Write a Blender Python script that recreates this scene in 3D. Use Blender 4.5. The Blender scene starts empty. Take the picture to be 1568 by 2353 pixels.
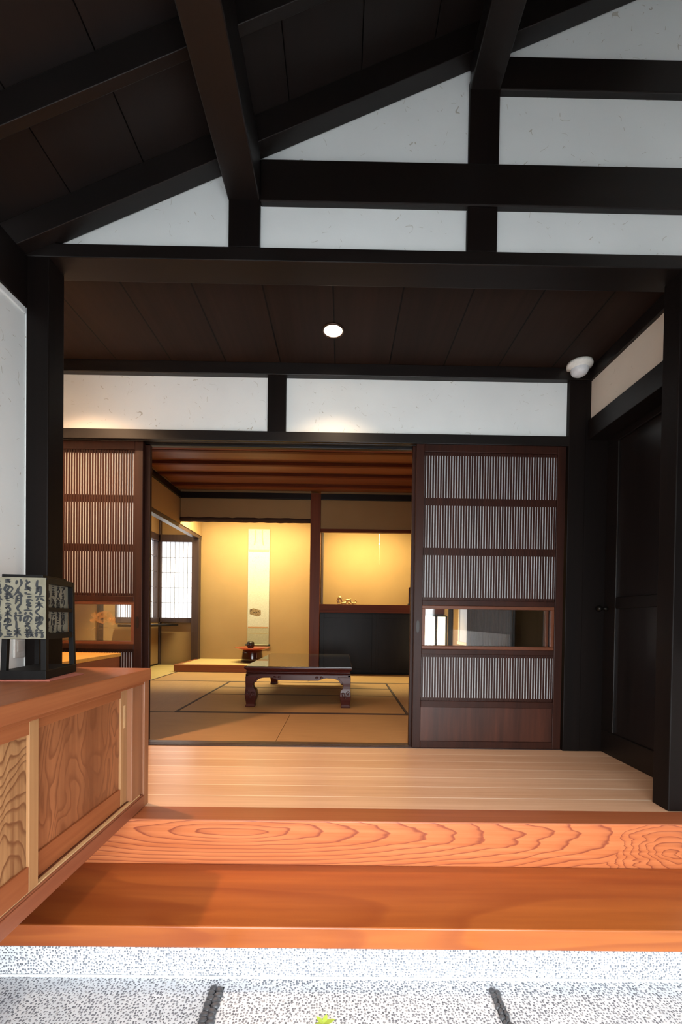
import bpy, bmesh, math, random
from mathutils import Vector, Matrix
PI = math.pi
scene = bpy.context.scene
COL = scene.collection
random.seed(7)

# ------------------------------------------------------------------ camera, sky, exposure
cam_data = bpy.data.cameras.new('camera')
cam = bpy.data.objects.new('camera', cam_data)
COL.objects.link(cam)
yaw, pitch, roll = 6.44089486e-03, -1.34348966e-02, 1.39006840e-02
fwd = Vector((math.sin(yaw)*math.cos(pitch), math.cos(yaw)*math.cos(pitch), math.sin(pitch)))
right0 = Vector((math.cos(yaw), -math.sin(yaw), 0))
up0 = right0.cross(fwd)
right = right0*math.cos(roll) + up0*math.sin(roll)
up = -right0*math.sin(roll) + up0*math.cos(roll)
M = Matrix((right, up, -fwd)).transposed().to_4x4()
M.translation = Vector((0, 0, 0.72))
cam.matrix_world = M
cam_data.sensor_fit = 'AUTO'
cam_data.sensor_width = 36.0
cam_data.lens = 975.0/2353.0*36.0
cam_data.shift_x = (784.0-791.2136)/2353.0
cam_data.shift_y = (1436.9227-1176.5)/2353.0
cam_data.clip_start = 0.02
scene.camera = cam

SKY = 10.6
world = bpy.data.worlds.new('world')
scene.world = world
world.use_nodes = True
bg = world.node_tree.nodes['Background']
bg.inputs[0].default_value = (0.935, 0.975, 1.0, 1)
bg.inputs[1].default_value = SKY

vs = scene.view_settings
vs.view_transform = 'Standard'
vs.look = 'None'
vs.exposure = 0.0
vs.gamma = 1.0
vs.use_curve_mapping = False
scene.cycles.use_denoising = True
scene.cycles.max_bounces = 8
scene.cycles.diffuse_bounces = 5
scene.cycles.sample_clamp_indirect = 6.0
scene.cycles.caustics_reflective = False
scene.cycles.caustics_refractive = False

def lamp(name, kind, loc, power, color, target=None, **kw):
    d = bpy.data.lights.new(name, kind)
    d.energy = power
    d.color = color
    for k, v in kw.items():
        setattr(d, k, v)
    o = bpy.data.objects.new(name, d)
    COL.objects.link(o)
    o.location = loc
    if target is not None:
        o.rotation_euler = (Vector(target)-Vector(loc)).to_track_quat('-Z', 'Y').to_euler()
    return o

WARM = (1.0, 0.62, 0.30)
# daylight through the open entrance door: the opening guides the sky light
portal = lamp('doorway_daylight', 'AREA', (-0.01, -0.37, 0.475), 1.0, (1, 1, 1), (-0.01, 1, 0.475),
              shape='RECTANGLE', size=2.28, size_y=1.56)
portal.data.cycles.is_portal = True
# light fittings of the house (only the hall downlight is built; the last one is an added fill)
lamp('hall_downlight_glow', 'SPOT', (-0.06, 2.09, 2.118), 54, (1.0, 0.72, 0.46), (-0.06, 2.09, 0), spot_size=1.9, spot_blend=1.0, shadow_soft_size=0.03)
lamp('counter_downlight_glow', 'SPOT', (-1.46, 1.98, 2.118), 150, (1.0, 0.60, 0.33), (-1.28, 2.0, 0), spot_size=2.05, spot_blend=1.0, shadow_soft_size=0.03)
lamp('entrance_downlight_glow', 'SPOT', (0.20, 0.35, 2.45), 16, (1.0, 0.92, 0.84), (0.20, 1.0, 0), spot_size=2.2, spot_blend=0.8, shadow_soft_size=0.05)
lamp('alcove_strip_glow', 'AREA', (-1.28, 5.80, 2.20), 86, (1.0, 0.92, 0.50), (-1.28, 6.05, 0.9), shape='RECTANGLE', size=1.5, size_y=0.06)
lamp('niche_strip_glow', 'AREA', (0.34, 5.82, 2.06), 56, (1.0, 0.90, 0.44), (0.34, 6.1, 1.0), shape='RECTANGLE', size=1.0, size_y=0.06)
lamp('bay_glow', 'AREA', (-2.40, 5.75, 2.39), 9, (1.0, 0.80, 0.42), (-2.62, 5.9, 0), shape='RECTANGLE', size=0.3, size_y=0.06)
lamp('tatami_room_fill', 'AREA', (-0.3, 3.3, 2.30), 3, (1.0, 0.66, 0.40), (-0.3, 3.3, 0), shape='DISK', size=0.45)  # added unseen fill for the room, no fitting belongs to it

# ------------------------------------------------------------------ material helpers
MATS = {}
def _mat(name):
    m = bpy.data.materials.new(name)
    m.use_nodes = True
    nt = m.node_tree
    return m, nt, nt.nodes['Principled BSDF']
def N(nt, typ, **kw):
    n = nt.nodes.new(typ)
    for k, v in kw.items():
        setattr(n, k, v)
    return n
def ramp(nt, stops, interp='LINEAR'):
    n = nt.nodes.new('ShaderNodeValToRGB')
    n.color_ramp.interpolation = interp
    els = n.color_ramp.elements
    while len(els) > 1:
        els.remove(els[-1])
    els[0].position, els[0].color = stops[0][0], (*stops[0][1], 1)
    for p, c in stops[1:]:
        e = els.new(p); e.color = (*c, 1)
    return n
def math_node(nt, op, a=None, b=None):
    n = nt.nodes.new('ShaderNodeMath'); n.operation = op
    for i, v in enumerate((a, b)):
        if v is None: continue
        if isinstance(v, (int, float)): n.inputs[i].default_value = v
        else: nt.links.new(v, n.inputs[i])
    return n.outputs[0]
def coords(nt, scale=(1, 1, 1), loc=(0, 0, 0)):
    tc = nt.nodes.new('ShaderNodeTexCoord'); mp = nt.nodes.new('ShaderNodeMapping')
    mp.inputs['Scale'].default_value = scale; mp.inputs['Location'].default_value = loc
    nt.links.new(tc.outputs['Object'], mp.inputs['Vector'])
    return mp.outputs['Vector']
def noise(nt, vec, scale, detail=3, rough=0.5, dist=0.0):
    n = nt.nodes.new('ShaderNodeTexNoise')
    nt.links.new(vec, n.inputs['Vector'])
    n.inputs['Scale'].default_value = scale; n.inputs['Detail'].default_value = detail
    n.inputs['Roughness'].default_value = rough; n.inputs['Distortion'].default_value = dist
    return n.outputs['Fac']
def bump(nt, fac, bsdf, strength=0.2, dist=0.002):
    b = nt.nodes.new('ShaderNodeBump')
    b.inputs['Strength'].default_value = strength; b.inputs['Distance'].default_value = dist
    nt.links.new(fac, b.inputs['Height']); nt.links.new(b.outputs['Normal'], bsdf.inputs['Normal'])
def mix(nt, fac, a, b, blend='MIX'):
    n = nt.nodes.new('ShaderNodeMix'); n.data_type = 'RGBA'; n.blend_type = blend
    def put(sock, v):
        if isinstance(v, tuple): sock.default_value = (*v, 1)
        elif isinstance(v, (int, float)): sock.default_value = v
        else: nt.links.new(v, sock)
    put(n.inputs[0], fac); put(n.inputs[6], a); put(n.inputs[7], b)
    return n.outputs[2]

def plain(name, col, rough=0.5, metal=0.0, spec=0.5, emit=None, estr=0.0, coat=0.0):
    m, nt, b = _mat(name)
    b.inputs['Base Color'].default_value = (*col, 1)
    b.inputs['Roughness'].default_value = rough
    b.inputs['Metallic'].default_value = metal
    b.inputs['Specular IOR Level'].default_value = spec
    b.inputs['Coat Weight'].default_value = coat
    v = coords(nt)
    n = noise(nt, v, 60, 3)
    r = ramp(nt, [(0.3, tuple(c*0.9 for c in col)), (0.7, tuple(min(1, c*1.06) for c in col))])
    nt.links.new(n, r.inputs[0]); nt.links.new(r.outputs[0], b.inputs['Base Color'])
    if emit:
        b.inputs['Emission Color'].default_value = (*emit, 1)
        b.inputs['Emission Strength'].default_value = estr
    return m

def wood(name, light, dark, axis, fine=60, stretch=0.03, rough=0.4, streak=0.5, rings=0, ring_scale=1.2, ring_k=20, ring_amt=0.6, spec=0.5, bumpy=0.15, coat=0.0, ring_stretch=0.18, ring_lin=0):
    """straight grained wood: fine streaks along axis, optional contour rings"""
    m, nt, b = _mat(name)
    s = [1, 1, 1]; s['XYZ'.index(axis)] = stretch
    v = coords(nt, tuple(s))
    n1 = noise(nt, v, fine, 4, 0.6)
    n2 = noise(nt, v, fine*0.22, 3, 0.5)
    f = math_node(nt, 'ADD', math_node(nt, 'MULTIPLY', n1, streak), math_node(nt, 'MULTIPLY', n2, 1-streak))
    r = ramp(nt, [(0.34, dark), (0.64, light)])
    nt.links.new(f, r.inputs[0])
    colour = r.outputs[0]
    if rings:
        s2 = [1, 1, 1]; s2['XYZ'.index(axis)] = ring_stretch
        v2 = coords(nt, tuple(s2), (rings*3.1, rings*1.7, rings*2.3))
        n3 = noise(nt, v2, ring_scale, 2, 0.45, 0.35)
        fld = math_node(nt, 'MULTIPLY', n3, ring_k)
        if ring_lin:
            sx = nt.nodes.new('ShaderNodeSeparateXYZ'); nt.links.new(coords(nt), sx.inputs[0])
            fld = math_node(nt, 'ADD', fld, math_node(nt, 'MULTIPLY', sx.outputs['XYZ'.index(axis)], ring_lin))
        fr = math_node(nt, 'FRACT', fld)
        rr = ramp(nt, [(0.0, (0, 0, 0)), (0.55, (0.12,)*3), (0.86, (1, 1, 1)), (0.93, (0.8,)*3), (1.0, (0, 0, 0))])
        nt.links.new(fr, rr.inputs[0])
        k = math_node(nt, 'MULTIPLY', rr.outputs[0], ring_amt)
        colour = mix(nt, k, colour, dark)
    nt.links.new(colour, b.inputs['Base Color'])
    b.inputs['Roughness'].default_value = rough
    b.inputs['Specular IOR Level'].default_value = spec
    b.inputs['Coat Weight'].default_value = coat
    b.inputs['Coat Roughness'].default_value = 0.15
    if bumpy:
        bump(nt, n1, b, bumpy, 0.001)
    return m

def plaster(name, col, fibres=0.5, fibre_col=(0.32, 0.26, 0.16), rough=0.9):
    m, nt, b = _mat(name)
    v = coords(nt)
    big = noise(nt, v, 3.0, 3)
    r = ramp(nt, [(0.3, tuple(c*0.93 for c in col)), (0.7, col)])
    nt.links.new(big, r.inputs[0])
    colour = r.outputs[0]
    for i, (sc, th) in enumerate(((7, 0.0024), (9, 0.0022))):
        vv = coords(nt, (1, 1, 1), (5.3*i+1, 2.1*i, 3.7*i))
        n1 = noise(nt, vv, sc, 1.5, 0.4)
        d = math_node(nt, 'ABSOLUTE', math_node(nt, 'SUBTRACT', n1, 0.5))
        line = math_node(nt, 'LESS_THAN', d, th)
        msk = noise(nt, vv, 42, 0, 0.5)
        msk = math_node(nt, 'GREATER_THAN', msk, 0.66)
        k = math_node(nt, 'MULTIPLY', math_node(nt, 'MULTIPLY', line, msk), fibres)
        colour = mix(nt, k, colour, fibre_col)
    nt.links.new(colour, b.inputs['Base Color'])
    b.inputs['Roughness'].default_value = rough
    b.inputs['Specular IOR Level'].default_value = 0.2
    bump(nt, noise(nt, v, 90, 4), b, 0.15, 0.001)
    return m

def terrazzo(name, upright=False):
    m, nt, b = _mat(name)
    v3 = coords(nt)
    sp_ = nt.nodes.new('ShaderNodeSeparateXYZ'); cb_ = nt.nodes.new('ShaderNodeCombineXYZ')
    nt.links.new(v3, sp_.inputs[0]); nt.links.new(sp_.outputs[0], cb_.inputs[0]); nt.links.new(sp_.outputs[2 if upright else 1], cb_.inputs[1])
    v = cb_.outputs[0]
    w = noise(nt, v, 20, 2)
    vo = nt.nodes.new('ShaderNodeTexVoronoi'); vo.voronoi_dimensions = '2D'; vo.inputs['Scale'].default_value = 128
    vo.inputs['Randomness'].default_value = 0.85
    nt.links.new(v, vo.inputs['Vector'])
    # stone radius differs from cell to cell
    sep = nt.nodes.new('ShaderNodeSeparateColor'); nt.links.new(vo.outputs['Color'], sep.inputs[0])
    rad = math_node(nt, 'ADD', math_node(nt, 'MULTIPLY', sep.outputs[0], 0.22), 0.21)
    inside = math_node(nt, 'LESS_THAN', vo.outputs['Distance'], rad)
    stone = ramp(nt, [(0.0, (0.11, 0.12, 0.14)), (0.5, (0.20, 0.215, 0.245)), (0.85, (0.29, 0.31, 0.34)), (1.0, (0.42, 0.43, 0.44))])
    nt.links.new(sep.outputs[1], stone.inputs[0])
    mortar = ramp(nt, [(0.3, (0.62, 0.66, 0.70)), (0.7, (0.71, 0.74, 0.77))])
    nt.links.new(w, mortar.inputs[0])
    nt.links.new(mix(nt, inside, mortar.outputs[0], stone.outputs[0]), b.inputs['Base Color'])
    b.inputs['Roughness'].default_value = 0.75
    bump(nt, vo.outputs['Distance'], b, 0.25, 0.002)
    return m

def boards(name, light, dark, grain_axis, across, width, offset, gap, gap_col, rough, fine=50, spec=0.5, rnd=0.25, streak=0.5):
    """boards laid side by side: grain along grain_axis, seams every `width` along `across`"""
    m, nt, b = _mat(name)
    tc = nt.nodes.new('ShaderNodeTexCoord'); sx = nt.nodes.new('ShaderNodeSeparateXYZ')
    nt.links.new(tc.outputs['Object'], sx.inputs[0])
    t = math_node(nt, 'DIVIDE', math_node(nt, 'SUBTRACT', sx.outputs['XYZ'.index(across)], offset), width)
    cell = math_node(nt, 'FLOOR', t); fr = math_node(nt, 'FRACT', t)
    edge = math_node(nt, 'MINIMUM', fr, math_node(nt, 'SUBTRACT', 1.0, fr))
    seam = math_node(nt, 'LESS_THAN', edge, gap/width/2)
    wn = nt.nodes.new('ShaderNodeTexWhiteNoise'); wn.noise_dimensions = '1D'
    nt.links.new(cell, wn.inputs['W'])
    s = [1, 1, 1]; s['XYZ'.index(grain_axis)] = 0.035
    mp = nt.nodes.new('ShaderNodeMapping'); mp.inputs['Scale'].default_value = s
    nt.links.new(tc.outputs['Object'], mp.inputs['Vector'])
    cx = nt.nodes.new('ShaderNodeVectorMath'); cx.operation = 'ADD'
    nt.links.new(mp.outputs[0], cx.inputs[0])
    comb = nt.nodes.new('ShaderNodeCombineXYZ'); nt.links.new(math_node(nt, 'MULTIPLY', wn.outputs[0], 9.0), comb.inputs[0]); nt.links.new(math_node(nt, 'MULTIPLY', wn.outputs[0], 5.0), comb.inputs[1])
    nt.links.new(comb.outputs[0], cx.inputs[1])
    n1 = noise(nt, cx.outputs[0], fine, 4, 0.6); n2 = noise(nt, cx.outputs[0], fine*0.2, 3)
    f = math_node(nt, 'ADD', math_node(nt, 'MULTIPLY', n1, streak), math_node(nt, 'MULTIPLY', n2, 1-streak))
    f = math_node(nt, 'ADD', f, math_node(nt, 'MULTIPLY', math_node(nt, 'SUBTRACT', wn.outputs[0], 0.5), rnd))
    r = ramp(nt, [(0.33, dark), (0.66, light)])
    nt.links.new(f, r.inputs[0])
    nt.links.new(mix(nt, seam, r.outputs[0], gap_col), b.inputs['Base Color'])
    b.inputs['Roughness'].default_value = rough
    b.inputs['Specular IOR Level'].default_value = spec
    bump(nt, n1, b, 0.1, 0.001)
    return m

def kamachi_material():
    """step-edge beam: bold drawn-out growth rings centred on its face"""
    m, nt, b = _mat('zelkova_bold_rings')
    tc = nt.nodes.new('ShaderNodeTexCoord'); sx = nt.nodes.new('ShaderNodeSeparateXYZ')
    v = tc.outputs['Object']
    vm = nt.nodes.new('ShaderNodeMapping'); vm.inputs['Scale'].default_value = (1.0, 1, 4.5)
    nt.links.new(v, vm.inputs[0])
    wx = math_node(nt, 'SUBTRACT', noise(nt, vm.outputs[0], 4.0, 3, 0.5), 0.5)
    wz = math_node(nt, 'SUBTRACT', noise(nt, vm.outputs[0], 2.6, 2, 0.4), 0.5)
    nt.links.new(v, sx.inputs[0])
    X, Z = sx.outputs[0], sx.outputs[2]
    def lobe(x0, z0, a, c):
        dx = math_node(nt, 'DIVIDE', math_node(nt, 'ADD', math_node(nt, 'SUBTRACT', X, x0), math_node(nt, 'MULTIPLY', wx, 0.22)), a)
        dz = math_node(nt, 'DIVIDE', math_node(nt, 'ADD', math_node(nt, 'SUBTRACT', Z, z0), math_node(nt, 'MULTIPLY', wz, 0.022)), c)
        return math_node(nt, 'SQRT', math_node(nt, 'ADD', math_node(nt, 'MULTIPLY', dx, dx), math_node(nt, 'MULTIPLY', dz, dz)))
    main = lobe(-0.38, 0.118, 0.115, 0.0135)
    knot = math_node(nt, 'ADD', lobe(1.20, 0.055, 0.030, 0.022), 6.2)
    field = math_node(nt, 'MINIMUM', main, knot)
    fr = math_node(nt, 'FRACT', field)
    rr = ramp(nt, [(0.0, (0.02,)*3), (0.5, (0.10,)*3), (0.80, (0.35,)*3), (0.92, (1, 1, 1)), (0.97, (0.75,)*3), (1.0, (0.02,)*3)])
    nt.links.new(fr, rr.inputs[0])
    fine_v = coords(nt, (0.03, 1, 1))
    n = noise(nt, fine_v, 90, 4)
    base = ramp(nt, [(0.3, (0.50, 0.140, 0.045)), (0.7, (0.63, 0.21, 0.078))])
    nt.links.new(n, base.inputs[0])
    nt.links.new(mix(nt, math_node(nt, 'MULTIPLY', rr.outputs[0], 0.85), base.outputs[0], (0.20, 0.036, 0.020)), b.inputs['Base Color'])
    b.inputs['Roughness'].default_value = 0.36
    b.inputs['Specular IOR Level'].default_value = 0.4
    return m

def tatami_material(name, axis, c1, c2):
    m, nt, b = _mat(name)
    s = [1, 1, 1]; s['XYZ'.index(axis)] = 0.02
    v = coords(nt, tuple(s))
    n1 = noise(nt, v, 260, 2, 0.6)
    n2 = noise(nt, coords(nt), 2.0, 2)
    r = ramp(nt, [(0.3, c1), (0.7, c2)])
    f = math_node(nt, 'ADD', math_node(nt, 'MULTIPLY', n1, 0.7), math_node(nt, 'MULTIPLY', n2, 0.3))
    nt.links.new(f, r.inputs[0]); nt.links.new(r.outputs[0], b.inputs['Base Color'])
    b.inputs['Roughness'].default_value = 0.6
    b.inputs['Specular IOR Level'].default_value = 0.3
    bump(nt, n1, b, 0.3, 0.001)
    return m

def clear_pane(name, tint=(1, 1, 1), gloss=0.10):
    m = bpy.data.materials.new(name); m.use_nodes = True
    nt = m.node_tree; nt.nodes.clear()
    out = nt.nodes.new('ShaderNodeOutputMaterial')
    tr = nt.nodes.new('ShaderNodeBsdfTransparent'); tr.inputs[0].default_value = (*tint, 1)
    gl = nt.nodes.new('ShaderNodeBsdfGlossy'); gl.inputs['Roughness'].default_value = 0.01
    fr = nt.nodes.new('ShaderNodeFresnel'); fr.inputs[0].default_value = 1.45
    mx = nt.nodes.new('ShaderNodeMixShader')
    nt.links.new(fr.outputs[0], mx.inputs[0]); nt.links.new(tr.outputs[0], mx.inputs[1]); nt.links.new(gl.outputs[0], mx.inputs[2])
    nt.links.new(mx.outputs[0], out.inputs[0])
    return m

def glow(name, col, strength, var=0.0, scale=8, base=0.8):
    m, nt, b = _mat(name)
    b.inputs['Base Color'].default_value = (base, base*0.97, base*0.9, 1)
    b.inputs['Roughness'].default_value = 0.9
    b.inputs['Emission Strength'].default_value = strength
    n = noise(nt, coords(nt), scale, 3)
    r = ramp(nt, [(0.2, tuple(c*(1-var) for c in col)), (0.8, col)])
    nt.links.new(n, r.inputs[0]); nt.links.new(r.outputs[0], b.inputs['Emission Color'])
    return m

DK1, DK2 = (0.0070, 0.0040, 0.0031), (0.0038, 0.0024, 0.002)
dark_x = wood('dark_stained_wood_x', DK1, DK2, 'X', 45, 0.04, 0.42, spec=0.4, rings=1, ring_scale=1.5, ring_k=26, ring_amt=0.4)
dark_y = wood('dark_stained_wood_y', DK1, DK2, 'Y', 45, 0.04, 0.42, spec=0.4)
dark_z = wood('dark_stained_wood_z', DK1, DK2, 'Z', 45, 0.04, 0.55, spec=0.14)
roof_board = wood('dark_roof_boards', (0.0088, 0.0047, 0.0036), (0.0052, 0.003, 0.0024), 'Y', 30, 0.05, 0.5, spec=0.35)
hall_ceil = boards('dark_ceiling_boards', (0.024, 0.0125, 0.0084), (0.015, 0.008, 0.0056), 'Y', 'X', 0.30, -0.055, 0.0065, (0.001, 0.0007, 0.0007), 0.6, 40, 0.12, 0.12)
white_plaster = plaster('white_straw_plaster', (0.79, 0.80, 0.775), 0.55)
ochre_plaster = plaster('ochre_earth_plaster', (0.34, 0.205, 0.092), 0.1)
floor_boards = boards('pale_cypress_floorboards', (0.74, 0.475, 0.315), (0.60, 0.345, 0.205), 'X', 'Y', 0.112, 1.604, 0.0045, (0.92, 0.78, 0.64), 0.28, 60, 0.5, 0.18)
kamachi_mat = kamachi_material()
kamachi_top = wood('zelkova_straight_grain', (0.42, 0.135, 0.055), (0.30, 0.085, 0.033), 'X', 55, 0.02, 0.35, coat=0.1)
step_mat = wood('orange_step_wood', (0.47, 0.135, 0.027), (0.24, 0.046, 0.010), 'X', 26, 0.06, 0.32, streak=0.3, rings=2, ring_scale=2.6, ring_k=11, ring_amt=0.5, coat=0.12)
counter_mat = wood('red_brown_counter_wood', (0.34, 0.115, 0.042), (0.23, 0.065, 0.024), 'Y', 55, 0.03, 0.40, spec=0.3)
cabinet_frame = wood('cabinet_frame_wood_y', (0.33, 0.105, 0.036), (0.23, 0.062, 0.020), 'Y', 55, 0.03, 0.42)
cabinet_stile = wood('pale_cabinet_wood_z', (0.42, 0.225, 0.095), (0.31, 0.145, 0.058), 'Z', 60, 0.03, 0.42)
cabinet_end = wood('brown_cabinet_wood_z', (0.30, 0.13, 0.062), (0.20, 0.075, 0.034), 'Z', 60, 0.03, 0.42)
panel_soft = wood('figured_panel_wood', (0.37, 0.135, 0.052), (0.17, 0.052, 0.019), 'Z', 50, 0.05, 0.42, rings=3, ring_scale=7, ring_k=13, ring_amt=0.8, ring_stretch=0.42, streak=0.3)
panel_bold = wood('bold_figured_panel_wood', (0.50, 0.265, 0.11), (0.15, 0.055, 0.020), 'Z', 50, 0.05, 0.42, rings=5, ring_scale=11.0, ring_k=8, ring_amt=1.0, ring_stretch=0.45, ring_lin=30)
pale_strip = plain('pale_track_wood', (0.62, 0.40, 0.20), 0.5)
lattice_wood = wood('red_brown_lattice_wood_z', (0.036, 0.0105, 0.0058), (0.018, 0.006, 0.0038), 'Z', 60, 0.04, 0.44, spec=0.2)
lattice_wood_x = wood('red_brown_lattice_wood_x', (0.036, 0.0105, 0.0058), (0.018, 0.006, 0.0038), 'X', 60, 0.04, 0.44, spec=0.2)
door_panel_wood = wood('brown_door_panel_wood', (0.075, 0.024, 0.014), (0.020, 0.008, 0.006), 'Z', 28, 0.08, 0.36, spec=0.35)
door_paper = plain('white_backing_paper', (0.42, 0.42, 0.425), 0.85)
glass = clear_pane('clear_glass')
terra = terrazzo('washed_pebble_terrazzo')
terra_up = terrazzo('washed_pebble_terrazzo_upright', True)
tatami_x = tatami_material('tatami_weave_x', 'X', (0.36, 0.19, 0.078), (0.47, 0.265, 0.115))
tatami_y = tatami_material('tatami_weave_y', 'Y', (0.36, 0.19, 0.078), (0.47, 0.265, 0.115))
heri = plain('dark_brown_border_cloth', (0.055, 0.026, 0.020), 0.8)
room_ceil = boards('red_brown_ceiling_boards', (0.30, 0.105, 0.040), (0.17, 0.055, 0.022), 'X', 'Y', 0.36, 4.59, 0.004, (0.03, 0.012, 0.008), 0.45, 30, 0.4, 0.2)
red_post = wood('red_brown_post_wood', (0.17, 0.044, 0.018), (0.10, 0.024, 0.011), 'Z', 50, 0.03, 0.45, spec=0.2)
red_beam = wood('red_brown_beam_wood', (0.16, 0.036, 0.013), (0.09, 0.019, 0.008), 'X', 50, 0.03, 0.5, spec=0.12)
tatami_pale = tatami_material('tatami_weave_yellow', 'X', (0.46, 0.32, 0.13), (0.58, 0.42, 0.19))  # lighter tatami for the alcove, strip light put into its yellow
tatami_lit_y = tatami_material('tatami_weave_lit_yellow_y', 'Y', (0.46, 0.32, 0.13), (0.58, 0.42, 0.19))  # same lit tone for the mat in the bay
toko_frame = wood('alcove_sill_wood', (0.36, 0.115, 0.045), (0.25, 0.07, 0.028), 'X', 50, 0.03, 0.33)
bark = plaster('bark_log', (0.055, 0.026, 0.016), 0.9, (0.16, 0.09, 0.05), 0.8)
brown_wood = wood('brown_window_wood', (0.060, 0.032, 0.027), (0.034, 0.018, 0.016), 'Z', 50, 0.04, 0.38)
lacquer_black = wood('black_lacquered_wood', (0.013, 0.0095, 0.0085), (0.006, 0.005, 0.005), 'Z', 16, 0.2, 0.36, spec=0.10, bumpy=0.03)
rosewood = wood('dark_red_rosewood', (0.070, 0.012, 0.008), (0.030, 0.006, 0.004), 'X', 40, 0.05, 0.28, spec=0.28, coat=0.05, bumpy=0.03)
black_wood = wood('black_lamp_wood', (0.008, 0.0072, 0.007), (0.004, 0.0038, 0.0038), 'Z', 50, 0.05, 0.5, spec=0.12)
shoji_paper = glow('lit_window_paper', (0.90, 0.93, 1.0), 1.7, 0.02)
ink = plain('black_ink', (0.012, 0.014, 0.016), 0.7)

# ------------------------------------------------------------------ mesh helpers
class MB:
    def __init__(s): s.bm = bmesh.new()
    def box(s, x0, x1, y0, y1, z0, z1):
        vs_ = [s.bm.verts.new(p) for p in ((x0,y0,z0),(x1,y0,z0),(x1,y1,z0),(x0,y1,z0),(x0,y0,z1),(x1,y0,z1),(x1,y1,z1),(x0,y1,z1))]
        for f in ((0,3,2,1),(4,5,6,7),(0,1,5,4),(1,2,6,5),(2,3,7,6),(3,0,4,7)):
            s.bm.faces.new([vs_[i] for i in f])
        return s
    def prism(s, pts, axis, a, b):
        """polygon pts in the two other axes (order X,Y,Z without axis) extruded along axis from a to b"""
        k = 'XYZ'.index(axis)
        def mk(p, t):
            q = list(p); q.insert(k, t); return s.bm.verts.new(q)
        A = [mk(p, a) for p in pts]; B = [mk(p, b) for p in pts]
        n = len(pts)
        s.bm.faces.new(A); s.bm.faces.new(B[::-1])
        for i in range(n):
            s.bm.faces.new([A[i], B[i], B[(i+1) % n], A[(i+1) % n]])
        return s
    def lathe(s, prof, c=(0, 0, 0), n=40, m=None):
        rings = []
        for r, z in prof:
            if r < 1e-6: rings.append([s.bm.verts.new((c[0], c[1], c[2]+z))])
            else: rings.append([s.bm.verts.new((c[0]+r*math.cos(2*PI*i/n), c[1]+r*math.sin(2*PI*i/n), c[2]+z)) for i in range(n)])
        for A, B in zip(rings, rings[1:]):
            for i in range(n):
                j = (i+1) % n
                if len(A) == 1 and len(B) == 1: continue
                if len(A) == 1: s.bm.faces.new([A[0], B[i], B[j]])
                elif len(B) == 1: s.bm.faces.new([A[i], A[j], B[0]])
                else: s.bm.faces.new([A[i], A[j], B[j], B[i]])
        return s
    def loft(s, secs):
        rows = [[s.bm.verts.new(p) for p in sec] for sec in secs]
        n = len(rows[0])
        for A, B in zip(rows, rows[1:]):
            for i in range(n):
                s.bm.faces.new([A[i], A[(i+1) % n], B[(i+1) % n], B[i]])
        s.bm.faces.new(rows[0][::-1]); s.bm.faces.new(rows[-1])
        return s
    def tube(s, pts, r, n=8):
        pts = [Vector(p) for p in pts]
        rs = r if isinstance(r, (list, tuple)) else [r]*len(pts)
        rows = []
        prev = None
        for i, p in enumerate(pts):
            t = (pts[min(i+1, len(pts)-1)]-pts[max(i-1, 0)]).normalized()
            a = Vector((0, 0, 1)) if abs(t.z) < 0.9 else Vector((1, 0, 0))
            if prev is not None: a = prev
            u = (a - t*a.dot(t)).normalized(); w = t.cross(u); prev = u
            rows.append([p+u*rs[i]*math.cos(2*PI*k/n)+w*rs[i]*math.sin(2*PI*k/n) for k in range(n)])
        return s.loft(rows)
    def ball(s, c, r, seg=12):
        rx, ry, rz = r if isinstance(r, (tuple, list)) else (r, r, r)
        mtx = Matrix.Translation(c) @ Matrix.Diagonal((rx, ry, rz, 1))
        bmesh.ops.create_uvsphere(s.bm, u_segments=seg, v_segments=max(6, seg//2), radius=1, matrix=mtx)
        return s
    def quad(s, *p):
        s.bm.faces.new([s.bm.verts.new(q) for q in p]); return s
    def build(s, name, mat, parent=None, bevel=0.0, smooth=False, origin=(0, 0, 0)):
        bm = s.bm
        bmesh.ops.recalc_face_normals(bm, faces=bm.faces)
        if parent is not None:
            o0 = Vector(parent['_w'])
        else:
            o0 = Vector(origin)
        bmesh.ops.translate(bm, verts=bm.verts, vec=-o0)
        me = bpy.data.meshes.new(name)
        bm.to_mesh(me); bm.free()
        me.materials.append(mat)
        if smooth:
            for p in me.polygons: p.use_smooth = True
        o = bpy.data.objects.new(name, me)
        COL.objects.link(o)
        o['_w'] = tuple(o0)
        if parent is not None: o.parent = parent
        else: o.location = o0
        if bevel:
            bv = o.modifiers.new('edge', 'BEVEL'); bv.width = bevel; bv.segments = 2; bv.limit_method = 'ANGLE'; bv.angle_limit = 0.6
        return o

def tag(o, label, cat=None, group=None, kind=None):
    if label: o['label'] = label
    if cat: o['category'] = cat
    if group: o['group'] = group
    if kind: o['kind'] = kind
    return o
def thing(name, loc, label, cat, group=None, kind=None):
    o = bpy.data.objects.new(name, None); COL.objects.link(o)
    o.location = loc; o['_w'] = tuple(loc); o.empty_display_size = 0.05
    return tag(o, label, cat, group, kind)
def sbox(name, x0, x1, y0, y1, z0, z1, mat, label, cat, bevel=0.0, group=None):
    o = MB().box(x0, x1, y0, y1, z0, z1).build(name, mat, bevel=bevel)
    return tag(o, label, cat, group, 'structure')
def slope(x): return 2.5937 + 0.4408*x      # underside of the rafters

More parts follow.
